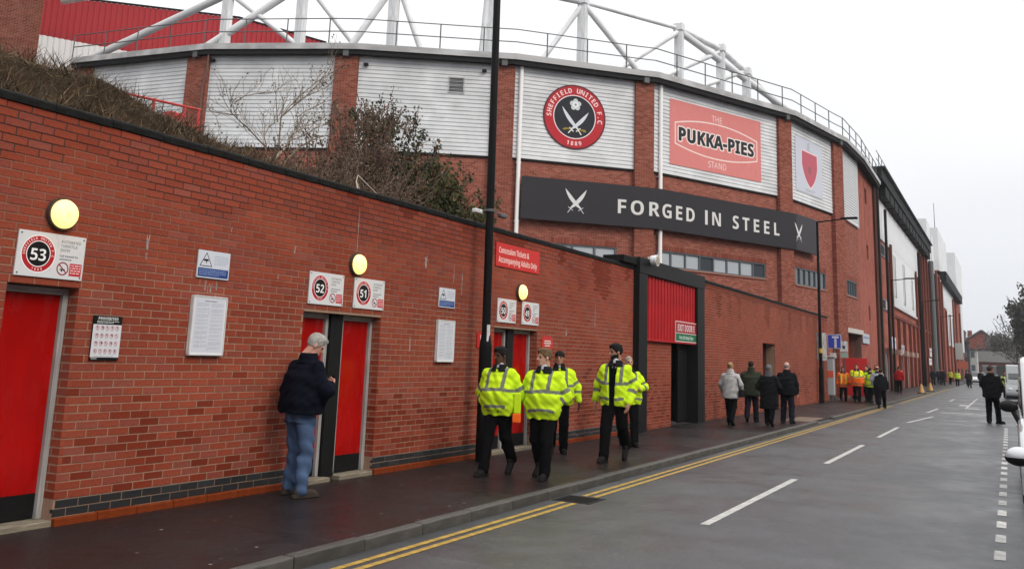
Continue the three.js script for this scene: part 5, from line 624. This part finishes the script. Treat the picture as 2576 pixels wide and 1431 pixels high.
      const dir = V(a.wr[0] - a.el[0], a.wr[1] - a.el[1], a.wr[2] - a.el[2]).normalize(); const gg = q.mesh(() => A[s]?.glove ?? skin); gg.applyMatrix4(new THREE.Matrix4().makeRotationFromQuaternion(new THREE.Quaternion().setFromUnitVectors(V(0, -1, 0), dir)).setPosition(V(...a.wr).addScaledVector(dir, 0.02))); parts.push(gg); }
    part(t, 'body', merge(parts), skinMat);
  }
  { // hair or hat
    const kind = o.hair ?? 'short', hc = far ? 0.012 : 0.007, h = new Field(-0.15, 0.15, -0.16, 0.2, -0.19, 0.16, hc), e = kind === 'beanie' ? 0.016 : kind === 'thick' ? 0.009 : 0.007; h.ell([0, 0.033, -0.014], [0.077 + e, 0.09 + e, 0.099 + e], 0.01); if (kind === 'thick') h.ell([0, 0.098, 0.012], [0.066, 0.04, 0.085], 0.04); if (kind === 'bun') h.ell([0, 0.06, -0.11], [0.045, 0.045, 0.04], 0.02); if (kind === 'long') h.cap([0, 0, -0.06], [0, -0.13, -0.07], 0.075, 0.06, 0.03);
    const sl = kind === 'beanie' ? 0.25 : 0.72, b0 = kind === 'beanie' ? 0.015 : kind === 'bald' ? -0.01 : 0.0; h.all((x, y, z, v) => { let r = Math.max(v + (kind === 'beanie' ? 0 : 0.003 * Math.sin(90 * x + 40 * z) * Math.sin(70 * y + 30 * x)), -(y - b0 - sl * z - (kind === 'beanie' ? 0 : 0.022 * clamp(1.3 - Math.abs(x) / 0.04) * clamp((z - 0.02) / 0.04) - 0.03 * clamp((Math.abs(x) - 0.05) / 0.02) * clamp((0.06 - Math.abs(z)) / 0.03))) + (kind === 'long' && z < 0 ? -0.12 : 0)); if (kind === 'bald') r = Math.max(r, y - 0.035 + z * 0.15); return r; });
    const co = o.hatCol ?? o.hairCol ?? C(0.02, 0.014, 0.01); const g = h.mesh((x, y, z) => co.clone().multiplyScalar(0.6 + 0.7 * hash(Math.round(x * 160), Math.round(z * 160 + y * 90)))); if (g.index.count) { g.applyMatrix4(new THREE.Matrix4().makeRotationFromEuler(new THREE.Euler(hPit, hYaw, 0, 'YXZ')).setPosition(hPos)); part(t, kind === 'beanie' ? 'hat' : 'hair', g, hairMat); }
  }
  { // trousers and shoes
    const f = new Field(-0.42, 0.42, 0, 1.1, -0.6, 0.6, res), T = o.trousers ?? BLACK, fat = (o.legW ?? 1.2); f.loft([[0.8, 0.175 * w, 0.125 * w, zl(0.84)], [0.95, 0.185 * w, 0.13 * w, zl(0.95)], [1.05, 0.165 * w, 0.12 * w, zl(1.05)]], 0.05); for (const s of ['L', 'R']) { const l = LG[s]; f.cap(l.hip, l.kn, 0.098 * fat, 0.074 * fat, 0.03).cap(l.kn, [l.ank[0], l.ank[1] + 0.0, l.ank[2]], 0.074 * fat, 0.064 * fat, 0.02); }
    f.all((x, y, z, v) => v > 0.06 ? v : v + (o.crease ?? 0.005) * wob(x, y * 1.1, z, 3) * (0.4 + 1.2 * clamp(1 - Math.abs(y - 0.48) * 4) + 1.2 * clamp(1 - Math.abs(y - 0.15) * 7) + 0.8 * clamp(1 - Math.abs(y - 0.85) * 8)));
    part(t, 'trousers', f.mesh((x, y, z) => { const n = 0.82 + 0.36 * fbm(x * 14 + 50, y * 14 + z * 9, 2); return o.denim ? T.clone().multiplyScalar(n * (0.85 + 0.5 * fbm(x * 6 + 9, y * 4 + z * 3, 2))) : T.clone().multiplyScalar(n); }), cloth);
    for (const s of ['L', 'R']) { const l = LG[s], q = new Field(-0.08, 0.08, -0.01, 0.16, -0.13, 0.24, far ? 0.016 : 0.008); q.cap([0, 0.06, -0.05], [0, 0.042, 0.14], 0.05, 0.042, 0.02).cap([0, 0.06, -0.05], [0, 0.11, -0.03], 0.048, 0.045, 0.02).cap([0, 0.012, -0.075], [0, 0.012, 0.165], 0.045, 0.04, 0.01); q.all((x, y, z, v) => Math.max(v, 0.0 - y)); const g = q.mesh(() => o.shoes ?? C(0.014, 0.013, 0.013)); g.rotateX(lift[s] ? 0.35 + lift[s] * 3 : 0).rotateY((s === 'L' ? 1 : -1) * 0.12 + (o.footYaw?.[s] ?? 0)).translate(l.ank[0], lift[s] ? lift[s] * 0.75 : 0, l.ank[2] + 0.02); part(t, 'shoe', g, cloth); }
  }
  { // jacket
    const J = o.jacket ?? {}, hem = J.hem ?? 0.86, col = J.col ?? C(0.01, 0.011, 0.016), b = (J.bulk ?? 1) * w, f = new Field(-0.56, 0.56, hem - 0.06, 1.62, -0.6, 0.62, res), hw = J.flare ?? 1;
    const rows = [[hem, 0.235 * b * hw, 0.17 * b * hw, zl(hem)], [Math.max(hem + 0.08, 0.95), 0.25 * b, 0.185 * b, zl(0.95) + 0.01], [1.12, 0.245 * b, 0.182 * b, zl(1.12) + (J.belly ?? 0.015)], [1.3, 0.228 * b, 0.16 * b, zl(1.3)], [1.39, 0.195 * b, 0.135, zl(1.39)], [1.455, 0.13, 0.105, zl(1.455)], [1.5, 0.09, 0.09, zl(1.5)]]; f.loft(rows, 0.04);
    const sr = J.sleeve ?? 1; for (const s of ['L', 'R']) { const a = AR[s]; f.cap([a.sh[0] * 0.4, a.sh[1] + 0.03, a.sh[2]], a.sh, 0.07, 0.077, 0.05).cap(a.sh, a.el, 0.08 * sr, 0.072 * sr, 0.035).cap(a.el, a.wr, 0.074 * sr, 0.056 * sr, 0.03); }
    f.all((x, y, z, v) => v > 0.08 || v < -0.08 ? v : v + (J.fold ?? 0.008) * wob(x, y, z, o.pos[0]) + 0.0045 * Math.sin(52 * y + 34 * x + 20 * z) * Math.sin(19 * x - 31 * z + 13 * y));
    if (J.open) f.each(-0.2, 0.2, 0, 1.6, 0, 0.6, (x, y, z, v) => Math.max(v, -(Math.max(Math.abs(x + 0.02) - (0.045 + 0.02 * clamp((y - 0.9) * 2)), 0.03 - z))));
    const hi = J.hivis, body = J.body ?? LIME, low = J.low;
    const color = (x, y, z) => { let c = hi ? body : col;
      if (hi || J.sleeveBand) { let best = 1e9, sl = 0; for (const s of ['L', 'R']) { const a = AR[s], seg2 = [[a.sh, a.el, 0], [a.el, a.wr, 1]]; for (const [p, q, n] of seg2) { const dx = q[0] - p[0], dy = q[1] - p[1], dz = q[2] - p[2], L2 = dx * dx + dy * dy + dz * dz, tt = clamp(((x - p[0]) * dx + (y - p[1]) * dy + (z - p[2]) * dz) / L2), D = Math.hypot(x - p[0] - dx * tt, y - p[1] - dy * tt, z - p[2] - dz * tt); if (D < best) { best = D; sl = n + tt; } } } const e = Math.hypot(x / (0.235 * b), (z - zl(y)) / (0.175 * b)); const sleeve = best < 0.1 && e > 0.97 && y < 1.4;
        if (sleeve) { if (Math.abs(sl - 0.72) < 0.1 || Math.abs(sl - 1.42) < 0.1) return BAND; if (low && sl > 0.9) return low; return c; }
        const wv = 0.012 * Math.sin(x * 9 + o.pos[2]); if (low && y < 1.12 + 0.6 * Math.abs(x) * 0.3) c = low; if (hi) { if (Math.abs(y - 1.185 - wv) < 0.024 || Math.abs(y - hem - 0.115 - wv) < 0.023) return BAND; if (y > 1.19 && y < 1.5 && Math.abs(Math.abs(x) - 0.125) < 0.026) return BAND; } }
      return c.clone().multiplyScalar(0.93 + 0.14 * fbm(x * 11 + 30, y * 11 + z * 7, 2)); };
    part(t, J.name ?? 'jacket', f.mesh(color), cloth);
    const cf = new Field(-0.2, 0.2, 1.4, 1.66, -0.22, 0.25, far ? 0.02 : 0.01), ch = J.collarH ?? 1.575; cf.loft([[1.445, 0.145, 0.125, zl(1.46) + 0.005], [1.5, 0.112, 0.108, zl(1.5) + 0.005], [ch, 0.09, 0.094, zl(ch) + 0.005]], 0.01); cf.all((x, y, z, v) => { const h = y - 1.46, r = Math.hypot(x, z - zl(y) - 0.005) - (0.072 - h * 0.02); return Math.max(v, -r * 0.9, z - zl(y) > 0.03 ? Math.abs(x) * -1 + 0.02 + 0.0 * h : -1); });
    const cg = cf.mesh(() => J.collar ?? (hi ? C(0.012, 0.013, 0.016) : col)); if (cg.index.count) part(t, 'collar', cg, cloth);
    if (hi || J.shirt) { const q = new Field(-0.12, 0.12, 1.38, 1.6, -0.1, 0.2, far ? 0.02 : 0.01); q.cap([0, 1.42, zl(1.44) + 0.05], [0, 1.535, hz + 0.005], 0.062, 0.062, 0.02); part(t, 'shirt', q.mesh((x, y) => Math.abs(x) < 0.02 && y < 1.5 ? BLACK : J.shirt ?? C(0.45, 0.46, 0.48)), cloth); }
    if (J.open) { const q = new Field(-0.3, 0.3, hem, 1.52, -0.25, 0.3, res); q.loft([[hem, 0.17, 0.125, zl(hem)], [1.1, 0.17, 0.13, zl(1.1)], [1.4, 0.16, 0.112, zl(1.4)], [1.48, 0.1, 0.08, zl(1.48)]], 0.02); part(t, 'sweater', q.mesh(() => BLACK), cloth); }
  }
  if (o.extra) o.extra(t, AR, LG);
  return t;
}
const POCKET = { el: [0.335, 1.13, -0.06], wr: [0.19, 0.97, 0.075] }, HANG = { el: [0.285, 1.16, -0.03], wr: [0.29, 0.9, 0.05] };
const ST = 'stewards in lime high visibility jackets';
person({ label: 'steward in lime jacket, hands in pockets, nearest the lamp post', pos: [-6.3, 0, -11.36], turn: 0.05, h: 1.73, w: 1.06, group: ST, skin: SKIN_D, hairCol: C(0.008, 0.007, 0.007), hair: 'thick', headYaw: -0.35, headPitch: 0.12, stride: 0.44, swing: -1, arms: { L: POCKET, R: POCKET }, jacket: { hivis: true, hem: 0.83, belly: 0.035, bulk: 1.04, flare: 0.88, fold: 0.012, collarH: 1.55 } });
person({ label: 'fair haired steward in lime jacket walking beside the first, hands in pockets', pos: [-5.68, 0, -11.5], turn: 0.12, h: 1.73, w: 1.04, group: ST, hairCol: C(0.12, 0.075, 0.04), hair: 'thick', headYaw: -0.75, headPitch: 0.04, stride: 0.32, swing: 1, arms: { L: POCKET, R: POCKET }, jacket: { hivis: true, hem: 0.81, belly: 0.035, bulk: 1.04, flare: 0.88, fold: 0.012, collarH: 1.545 } });
person({ label: 'steward in black woolly hat half hidden behind the fair haired steward', pos: [-6.93, 0, -14.62], turn: 0.5, h: 1.72, w: 1.05, group: ST, skin: SKIN_M, hatCol: C(0.01, 0.01, 0.011), hair: 'beanie', headYaw: -0.2, stride: 0.2, swing: 1, arms: { L: { el: [0.33, 1.16, 0], wr: [0.36, 0.93, 0.07], glove: C(0.01, 0.01, 0.01) }, R: POCKET }, jacket: { hivis: true, hem: 0.84, bulk: 1.1, flare: 0.95, fold: 0.01 } });
{ const t = thing('folded_vest', 'folded lime cloth with an orange end hanging beside the first steward', 'cloth', [-5.98, 0, -11.3], 0.3); part(t, 'lime_fold', rbox(0.1, 0.28, 0.035, 0.015, 0, 0.98, 0), pmat(LIME, 0.9, { specularIntensity: 0.1 })); part(t, 'orange_end', rbox(0.12, 0.13, 0.045, 0.02, -0.005, 0.78, 0), pmat(ORANGE, 0.9, { specularIntensity: 0.1 })); }
person({ label: 'tall bearded steward in open lime jacket over black clothes', pos: [-5.7, 0, -14.2], turn: 0.1, h: 1.86, w: 0.95, group: ST, skin: SKIN_M, hairCol: C(0.008, 0.007, 0.007), hair: 'thick', beard: true, headYaw: -0.85, headPitch: 0.08, stride: 0.5, swing: -1, arms: { L: { el: [0.29, 1.17, -0.04], wr: [0.26, 0.9, 0.12] }, R: { el: [0.3, 1.17, -0.05], wr: [0.33, 0.92, -0.02] } }, jacket: { hivis: true, hem: 0.84, bulk: 1.02, flare: 1.02, open: true, fold: 0.009, collarH: 1.545, shirt: C(0.5, 0.51, 0.53) } });
person({ label: 'steward in lime jacket behind the tall bearded steward', pos: [-6.48, 0, -16.8], turn: 0.6, h: 1.68, group: ST, skin: SKIN, hairCol: C(0.3, 0.26, 0.22), headYaw: 0.1, stride: 0.3, swing: 1, arms: { L: { el: [0.34, 1.18, 0.03], wr: [0.2, 1.14, 0.2] }, R: HANG }, jacket: { hivis: true, hem: 0.83, bulk: 1.1, fold: 0.012 } });
person({ label: 'grey haired man in navy jacket and blue jeans facing the red doors', pos: [-7.1, 0, -8.16], turn: 2.86, h: 1.8, w: 1.14, res: 0.011, skin: C(0.5, 0.26, 0.2), hairCol: C(0.33, 0.32, 0.3), hair: 'thick', headYaw: -0.45, headPitch: 0.55, headFwd: 0.075, headDrop: 0.015, lean: 0.05, denim: true, legW: 1.14, crease: 0.013, trousers: C(0.055, 0.09, 0.165), shoes: C(0.045, 0.036, 0.03), feet: [[0.15, 0, 0.02], [-0.15, 0, -0.02]], arms: { L: { el: [0.33, 1.14, 0.04], wr: [0.08, 1.2, 0.26], grip: true }, R: { el: [0.37, 1.14, 0.06], wr: [0.14, 1.2, 0.28], grip: true } }, jacket: { hem: 0.9, col: C(0.0045, 0.0055, 0.011), bulk: 1.1, flare: 1.02, fold: 0.01, collarH: 1.565 }, extra: t => part(t, 'phone', rbox(0.075, 0.15, 0.012, 0.006, 0.02, 1.24, 0.43), M.blackPaint) });
person({ label: 'woman in pale grey coat carrying a black shoulder bag, walking away', pos: [-6.53, 0, -24.4], turn: Math.PI - 0.05, h: 1.63, res: 0.016, hairCol: C(0.3, 0.2, 0.11), hair: 'bun', skin: SKIN, stride: 0.4, swing: 1, arms: { L: { el: [0.28, 1.16, -0.02], wr: [0.27, 0.95, 0.12] }, R: { el: [0.3, 1.16, 0.02], wr: [0.29, 0.98, 0.14] } }, jacket: { name: 'coat', hem: 0.76, col: C(0.4, 0.4, 0.4), flare: 1.05, fold: 0.007, collarH: 1.59 }, extra: t => { part(t, 'handbag', rbox(0.12, 0.22, 0.3, 0.03, -0.34, 0.92, 0.02), M.blackPaint); part(t, 'bag_strap', merge([rod(V(-0.2, 1.52, 0.02), V(-0.31, 1.0, 0.12), 0.014), rod(V(-0.2, 1.52, 0.0), V(-0.31, 1.0, -0.17), 0.014)]), M.blackPaint); } });
person({ label: 'man in dark green parka walking away beside the woman in pale coat', pos: [-6.42, 0, -26.2], turn: Math.PI + 0.05, h: 1.68, w: 1.16, res: 0.016, hairCol: C(0.02, 0.017, 0.015), hair: 'short', stride: 0.32, swing: -1, arms: { L: POCKET, R: POCKET }, trousers: C(0.012, 0.013, 0.02), jacket: { hem: 0.78, col: C(0.03, 0.036, 0.024), bulk: 1.08, fold: 0.009, collarH: 1.62 } });
person({ label: 'person in long black coat and grey hood walking away', pos: [-5.68, 0, -25.1], turn: Math.PI, h: 1.6, w: 1.02, res: 0.016, hatCol: C(0.13, 0.13, 0.13), hair: 'beanie', stride: 0.38, swing: 1, arms: { L: POCKET, R: POCKET }, jacket: { name: 'coat', hem: 0.5, col: C(0.008, 0.008, 0.009), flare: 1.12, bulk: 1.04, collarH: 1.63, collar: C(0.09, 0.09, 0.1) } });
person({ label: 'bald man in black jacket at the right of the four walkers', pos: [-5.56, 0, -26.8], turn: Math.PI - 0.08, h: 1.69, w: 1.1, res: 0.016, skin: C(0.52, 0.3, 0.25), hair: 'bald', hairCol: C(0.3, 0.27, 0.25), stride: 0.3, swing: -1, feet: [[0.15, 0, 0.05], [-0.14, 0, -0.05]], arms: { L: HANG, R: HANG }, trousers: C(0.012, 0.013, 0.022), jacket: { hem: 0.83, col: C(0.008, 0.009, 0.011), bulk: 1.08 } });
const GS = 'stewards and visitors by the stand entrance';
person({ label: 'steward in orange jacket with yellow stripes before the red board', pos: [-7.0, 0, -46.4], turn: 0.3, h: 1.6, w: 1.1, res: 0.024, group: GS, stride: 0.15, jacket: { hivis: true, body: ORANGE, low: null, hem: 0.72, sleeve: 1.1 }, extra: t => { for (const x of [-0.11, 0.11]) part(t, 'yellow_stripe', rbox(0.09, 0.52, 0.02, 0.008, x, 1.15, 0.2), mat(C(0.75, 0.6, 0.03), 0.7)); } });
person({ label: 'steward in yellow and orange jacket right of the red board', pos: [-6.35, 0, -46.2], turn: 0.1, h: 1.75, w: 1.12, res: 0.024, group: GS, stride: 0.2, jacket: { hivis: true, body: C(0.72, 0.72, 0.03), low: ORANGE, hem: 0.74 } });
person({ label: 'steward in orange and yellow jacket farthest left, behind the red board', pos: [-6.85, 0, -49.4], turn: 0.3, h: 1.76, res: 0.026, group: GS, stride: 0.1, jacket: { hivis: true, body: C(0.62, 0.72, 0.03), hem: 0.8 } });
person({ label: 'steward in lime jacket at the centre of the entrance group', pos: [-5.95, 0, -46.6], turn: -0.3, h: 1.7, res: 0.024, group: GS, stride: 0.2, jacket: { hivis: true, body: C(0.45, 0.72, 0.02), hem: 0.76 } });
person({ label: 'steward in lime jacket walking away, right of the entrance group', pos: [-5.68, 0, -45.6], turn: 2.6, h: 1.6, res: 0.024, group: GS, stride: 0.3, jacket: { hivis: true, body: LIME, hem: 0.8 } });
person({ label: 'visitor in pale grey and navy jacket walking away by the kerb', pos: [-5.24, 0, -44.6], turn: Math.PI - 0.1, h: 1.68, res: 0.024, hair: 'bald', group: GS, stride: 0.36, trousers: C(0.012, 0.014, 0.028), jacket: { col: C(0.34, 0.36, 0.41), hem: 0.82, sleeve: 1.0, collar: C(0.02, 0.022, 0.04), shirt: C(0.02, 0.022, 0.04) } });
person({ label: 'visitor in black stepping along the kerb edge', pos: [-4.9, -0.1, -42.8], turn: Math.PI, h: 1.66, res: 0.024, group: GS, stride: 0.4, swing: -1, jacket: { col: C(0.01, 0.01, 0.012), hem: 0.84 } });
person({ label: 'steward in orange and lime jacket farther along past the stair tower', pos: [-6.9, 0, -58], turn: 0.2, h: 1.76, res: 0.03, group: GS, stride: 0.2, jacket: { hivis: true, body: C(0.5, 0.7, 0.02), low: ORANGE, hem: 0.8 } });
person({ label: 'visitor in red jacket walking away along the stand', pos: [-6.43, 0, -66], turn: Math.PI, h: 1.7, res: 0.03, group: GS, stride: 0.3, jacket: { col: C(0.3, 0.01, 0.014), hem: 0.86 } });
person({ label: 'steward in orange jacket standing by the far entry doors', pos: [-7.1, 0, -73], turn: 0.4, h: 1.75, res: 0.03, group: GS, stride: 0.1, jacket: { hivis: true, body: ORANGE, hem: 0.8 } });
person({ label: 'tall man in black suit standing in the road beside the parked vehicles', pos: [-0.56, -0.1, -35.6], turn: Math.PI - 0.25, h: 1.93, w: 1.05, res: 0.016, hairCol: C(0.04, 0.025, 0.018), hair: 'short', skin: C(0.3, 0.15, 0.12), headYaw: -0.5, feet: [[0.13, 0, 0.04], [-0.14, 0, 0.1]], footYaw: { R: -0.6, L: 0 }, arms: { L: { el: [0.27, 1.18, 0.02], wr: [0.22, 0.98, 0.16] }, R: { el: [0.28, 1.17, 0.04], wr: [0.22, 1.0, 0.2] } }, jacket: { hem: 0.8, col: C(0.006, 0.006, 0.007), bulk: 1.02, collarH: 1.57 } });
const FP = 'distant pedestrians at the street end'; const farFolk = [[-5.0, -112, 0, 'far steward in lime jacket in the road', LIME], [-5.9, -116, 2.9, 'far steward in yellow jacket left of the lime one', C(0.6, 0.55, 0.03)], [-3.6, -105, 3, 'far pedestrian in dark jacket right of the lime steward', null], [-6.2, -108, 0.2, 'far pedestrian in navy coat on the pavement', null], [-7.0, -106, 3.1, 'far pedestrian in dark grey close to the stand wall', null], [-6.7, -110, 0.1, 'far pedestrian in black between the wall and the navy coat', null], [-2.75, -113, 3.0, 'far pedestrian in black near the white car', null], [-4.2, -118, 0.1, 'far pedestrian in charcoal behind the lime steward', null], [-0.25, -70, 0.1, 'far steward in pale lime behind the man in black suit', C(0.5, 0.62, 0.2)]];
farFolk.forEach(([x, z, a, l, c], i) => person({ label: l, pos: [x, x > -5.1 ? -0.1 : 0, z], turn: a, h: 1.66 + 0.12 * hash(i, 4), res: 0.036, group: FP, stride: 0.3, swing: i % 2 ? 1 : -1, jacket: c ? { hivis: true, body: c, hem: 0.82 } : { col: [C(0.01, 0.01, 0.013), C(0.013, 0.015, 0.024), C(0.02, 0.02, 0.02)][i % 3], hem: 0.8 } }));
// ---------------------------------------------------------------- parked vehicles on the right
const tyreG = new THREE.LatheGeometry([[0.2, -0.09], [0.27, -0.1], [0.305, -0.085], [0.315, -0.05], [0.315, 0.05], [0.305, 0.085], [0.27, 0.1], [0.2, 0.09]].map(p => new THREE.Vector2(p[0], p[1])), 32).rotateZ(HALF), tyreM = mat(C(0.012, 0.012, 0.012), 0.85), rimM = mat(C(0.4, 0.4, 0.41), 0.3, { metalness: 0.8 }), carGlass = new THREE.MeshPhysicalMaterial({ color: C(0.02, 0.024, 0.026), roughness: 0.04, ior: 1.6 });
const lampM = mat(C(0.55, 0.57, 0.6), 0.1), redLampM = mat(C(0.35, 0.01, 0.01), 0.2);
function vehicle(name, label, pos, turn, o) { // o: len, wid, roof, belt, colour, van
  const t = thing(name, label, o.van ? 'van' : 'car', pos, turn), L = o.len / 2, W = o.wid / 2, paint = new THREE.MeshPhysicalMaterial({ color: o.col, roughness: 0.3, metalness: o.metal ?? 0.2, clearcoat: 1, clearcoatRoughness: 0.04 }), b = o.belt, wz = [L - 0.85, -L + 0.8];
  const s = new THREE.Shape(); s.moveTo(-L + 0.1, 0.24); s.lineTo(-L, 0.42); s.lineTo(-L + 0.02, b - 0.15); s.quadraticCurveTo(-L + 0.05, b, -L + 0.2, b); if (o.van) { s.lineTo(L - 1.1, b); s.lineTo(L - 0.3, b - 0.12); } else { s.lineTo(L - 1.35, b); s.quadraticCurveTo(L - 0.5, b - 0.06, L - 0.15, b - 0.27); } s.quadraticCurveTo(L, b - 0.35, L, 0.5); s.lineTo(L - 0.06, 0.24); for (const z of wz) { s.lineTo(z + 0.36, 0.24); s.absarc(z, 0.3, 0.365, -0.16, Math.PI + 0.16, false); s.lineTo(z - 0.36, 0.24); } s.closePath();
  const ex = (sh, w, bev) => new THREE.ExtrudeGeometry(sh, { depth: w * 2 - bev * 2, bevelEnabled: true, bevelThickness: bev, bevelSize: bev * 0.6, bevelSegments: 3, curveSegments: 14 }).translate(0, 0, -w + bev).rotateY(-HALF);
  part(t, 'body', ex(s, W, 0.07), paint);
  const c = new THREE.Shape(), zf = o.van ? L - 1.0 : L - 1.3, zr = -L + (o.van ? 0.12 : 0.25); c.moveTo(zr, b - 0.03); c.lineTo(zr + (o.van ? 0.06 : 0.35), o.roof - 0.06); c.quadraticCurveTo(zr + 0.45, o.roof, zr + 0.7, o.roof); c.lineTo(zf - 0.95, o.roof); c.quadraticCurveTo(zf - 0.8, o.roof, zf - 0.7, o.roof - 0.07); c.lineTo(zf, b - 0.03); c.closePath(); part(t, 'cabin', ex(c, W - 0.07, 0.09), o.van ? paint : carGlass);
  if (!o.van) { part(t, 'roof_panel', rbox6(-W + 0.13, W - 0.13, o.roof - 0.02, o.roof + 0.03, zr + 0.6, zf - 0.85, 0.02), paint); for (const x of [-1, 1]) { part(t, 'pillar', rod(V(x * (W - 0.1), b, zf - 0.02), V(x * (W - 0.14), o.roof, zf - 0.82), 0.035), paint); part(t, 'pillar', rod(V(x * (W - 0.085), b, -0.15), V(x * (W - 0.085), o.roof - 0.02, -0.2), 0.03), paint); part(t, 'pillar', rod(V(x * (W - 0.1), b, zr + 0.1), V(x * (W - 0.14), o.roof - 0.02, zr + 0.55), 0.06), paint); } }
  else { part(t, 'windscreen', box(W * 1.6, 0.62, 0.02).rotateX(-0.75).translate(0, (b + o.roof) / 2, zf - 0.33), carGlass); for (const x of [-1, 1]) { part(t, 'side_window', rbox(0.02, 0.5, 0.85, 0.008, x * (W - 0.066), b + 0.3, zf - 1.25), carGlass); part(t, 'side_window', rbox(0.02, 0.5, 1.5, 0.008, x * (W - 0.066), b + 0.3, zr + 1.1), carGlass); } part(t, 'rear_window', rbox(W * 1.4, 0.5, 0.02, 0.008, 0, b + 0.32, zr - 0.015), carGlass); }
  for (const z of wz) for (const x of [-1, 1]) { const w = part(t, 'wheel', tyreG, tyreM, [x * (W - 0.1), 0.315, z]); part(w, 'rim', new THREE.LatheGeometry([[0.01, 0.05], [0.06, 0.055], [0.1, 0.035], [0.19, 0.06], [0.21, 0.075]].map(p => new THREE.Vector2(p[0], p[1])), 24).rotateZ(-HALF * x), rimM); }
  for (const x of [-1, 1]) { const m = part(t, 'wing_mirror', new THREE.SphereGeometry(1, 20, 14).scale(0.115, 0.08, 0.085).translate(x * (W + 0.1), b + (o.mirY ?? 0.07), zf - 0.25), o.mirror ?? paint); part(m, 'mirror_foot', rod(V(x * (W + 0.06), b + (o.mirY ?? 0.07) - 0.06, zf - 0.25), V(x * (W - 0.03), b - 0.05, zf - 0.22), 0.03), M.blackPaint); part(m, 'mirror_shell', new THREE.SphereGeometry(1, 16, 10, 0, 6.3, HALF, HALF).scale(0.118, 0.075, 0.09).translate(x * (W + 0.1), b + (o.mirY ?? 0.07) - 0.012, zf - 0.25), M.blackPaint); part(t, 'headlight', new THREE.SphereGeometry(1, 14, 10).scale(0.16, 0.09, 0.12).translate(x * (W - 0.25), b - 0.33, L - 0.12), lampM); part(t, 'tail_light', rbox(0.14, 0.26, 0.06, 0.02, x * (W - 0.12), b - 0.18, -L + 0.02), redLampM); part(t, 'door_handle', rbox(0.03, 0.03, 0.18, 0.01, x * (W + 0.008), b - 0.12, -0.1), paint); }
  part(t, 'grille', rbox(W * 0.9, 0.1, 0.04, 0.015, 0, b - 0.38, L + 0.0), M.blackPaint); for (const x of [-1, 1]) part(t, 'door_seam', box(0.004, b - 0.4, 0.012, x * (W + 0.001), 0.34 + (b - 0.4) / 2, zf - 1.3), M.blackPaint); part(t, 'sill_trim', merge([box6(-W - 0.002, -W + 0.02, 0.25, 0.33, -L + 1.25, L - 1.3), box6(W - 0.02, W + 0.002, 0.25, 0.33, -L + 1.25, L - 1.3)]), M.blackPaint); part(t, 'number_plate', rbox(0.52, 0.11, 0.012, 0.004, 0, 0.5, L + 0.035), mat(C(0.7, 0.7, 0.68), 0.5)); part(t, 'bumper', rbox6(-W + 0.04, W - 0.04, 0.26, 0.44, L - 0.08, L + 0.03, 0.04), M.blackPaint); return t;
}
vehicle('parked_car', 'white car at the right edge, only its wing mirror in view', [1.02, -0.1, -9.95], 0, { len: 4.1, wid: 1.76, roof: 1.5, belt: 0.98, col: C(0.5, 0.52, 0.54), mirY: 0.04 });
vehicle('parked_van', 'white van parked at the right edge beyond the wing mirror', [1.02, -0.1, -16.0], 0, { len: 4.9, wid: 1.9, roof: 1.92, belt: 1.08, col: C(0.5, 0.52, 0.53), van: true, mirror: M.blackPaint, mirY: 0.2 });
vehicle('parked_car', 'dark grey car parked beyond the white van', [1.0, -0.1, -23.2], 0, { len: 4.2, wid: 1.8, roof: 1.48, belt: 0.95, col: C(0.05, 0.052, 0.055), mirror: M.blackPaint });
vehicle('parked_van', 'far grey van behind the man in black suit', [0.75, -0.1, -62], 0, { len: 5.2, wid: 2.0, roof: 2.1, belt: 1.1, col: C(0.2, 0.21, 0.22), van: true, mirror: M.blackPaint, mirY: 0.2 });
vehicle('distant_car', 'far silver car in the road among the pedestrians', [-3.6, -0.1, -135], 0, { len: 4.3, wid: 1.8, roof: 1.5, belt: 0.95, col: C(0.5, 0.5, 0.5) });
vehicle('distant_car', 'far black car at the end of the street', [-2.9, -0.1, -175], 0, { len: 4.6, wid: 2.4, roof: 2.6, belt: 1.2, col: C(0.012, 0.014, 0.02) });
// ---------------------------------------------------------------- terrace across the road (right of the frame), which shades the street's lower half
{
  const t = thing('terrace_row', 'row of red brick terraced houses across the road, right of the frame', 'houses', [11.5, 0, -22]), fb = farBrick(0.28, 0.09, 0.065);
  part(t, 'wall', box6(0, 8, -0.15, 6.4, -50, 44), fb);
  const s = new THREE.Shape(); s.moveTo(-0.3, 6.4); s.lineTo(8.3, 6.4); s.lineTo(4, 9.6); s.closePath(); part(t, 'roof', new THREE.ExtrudeGeometry(s, { depth: 94, bevelEnabled: false }).translate(0, 0, -50), mat(C(0.05, 0.05, 0.055), 0.8));
  for (let k = 0; k < 20; k++) { const z = -47.5 + k * 4.7; part(t, 'window', box6(-0.06, -0.005, 3.9, 5.5, z + 0.6, z + 1.8), M.glass); part(t, 'window', box6(-0.06, -0.005, 0.9, 2.5, z + 1.1, z + 2.7), M.glass); part(t, 'door', box6(-0.08, -0.005, 0, 2.1, z - 1.3, z - 0.3), mat(C(0.05, 0.08, 0.1), 0.5)); part(t, 'chimney', box6(3.4, 4.6, 9, 10.8, z - 2.2, z - 1.2), fb); }
}
scene.fog = new THREE.FogExp2(0xe4e9f0, 0.0003);
renderer.render(scene, camera);
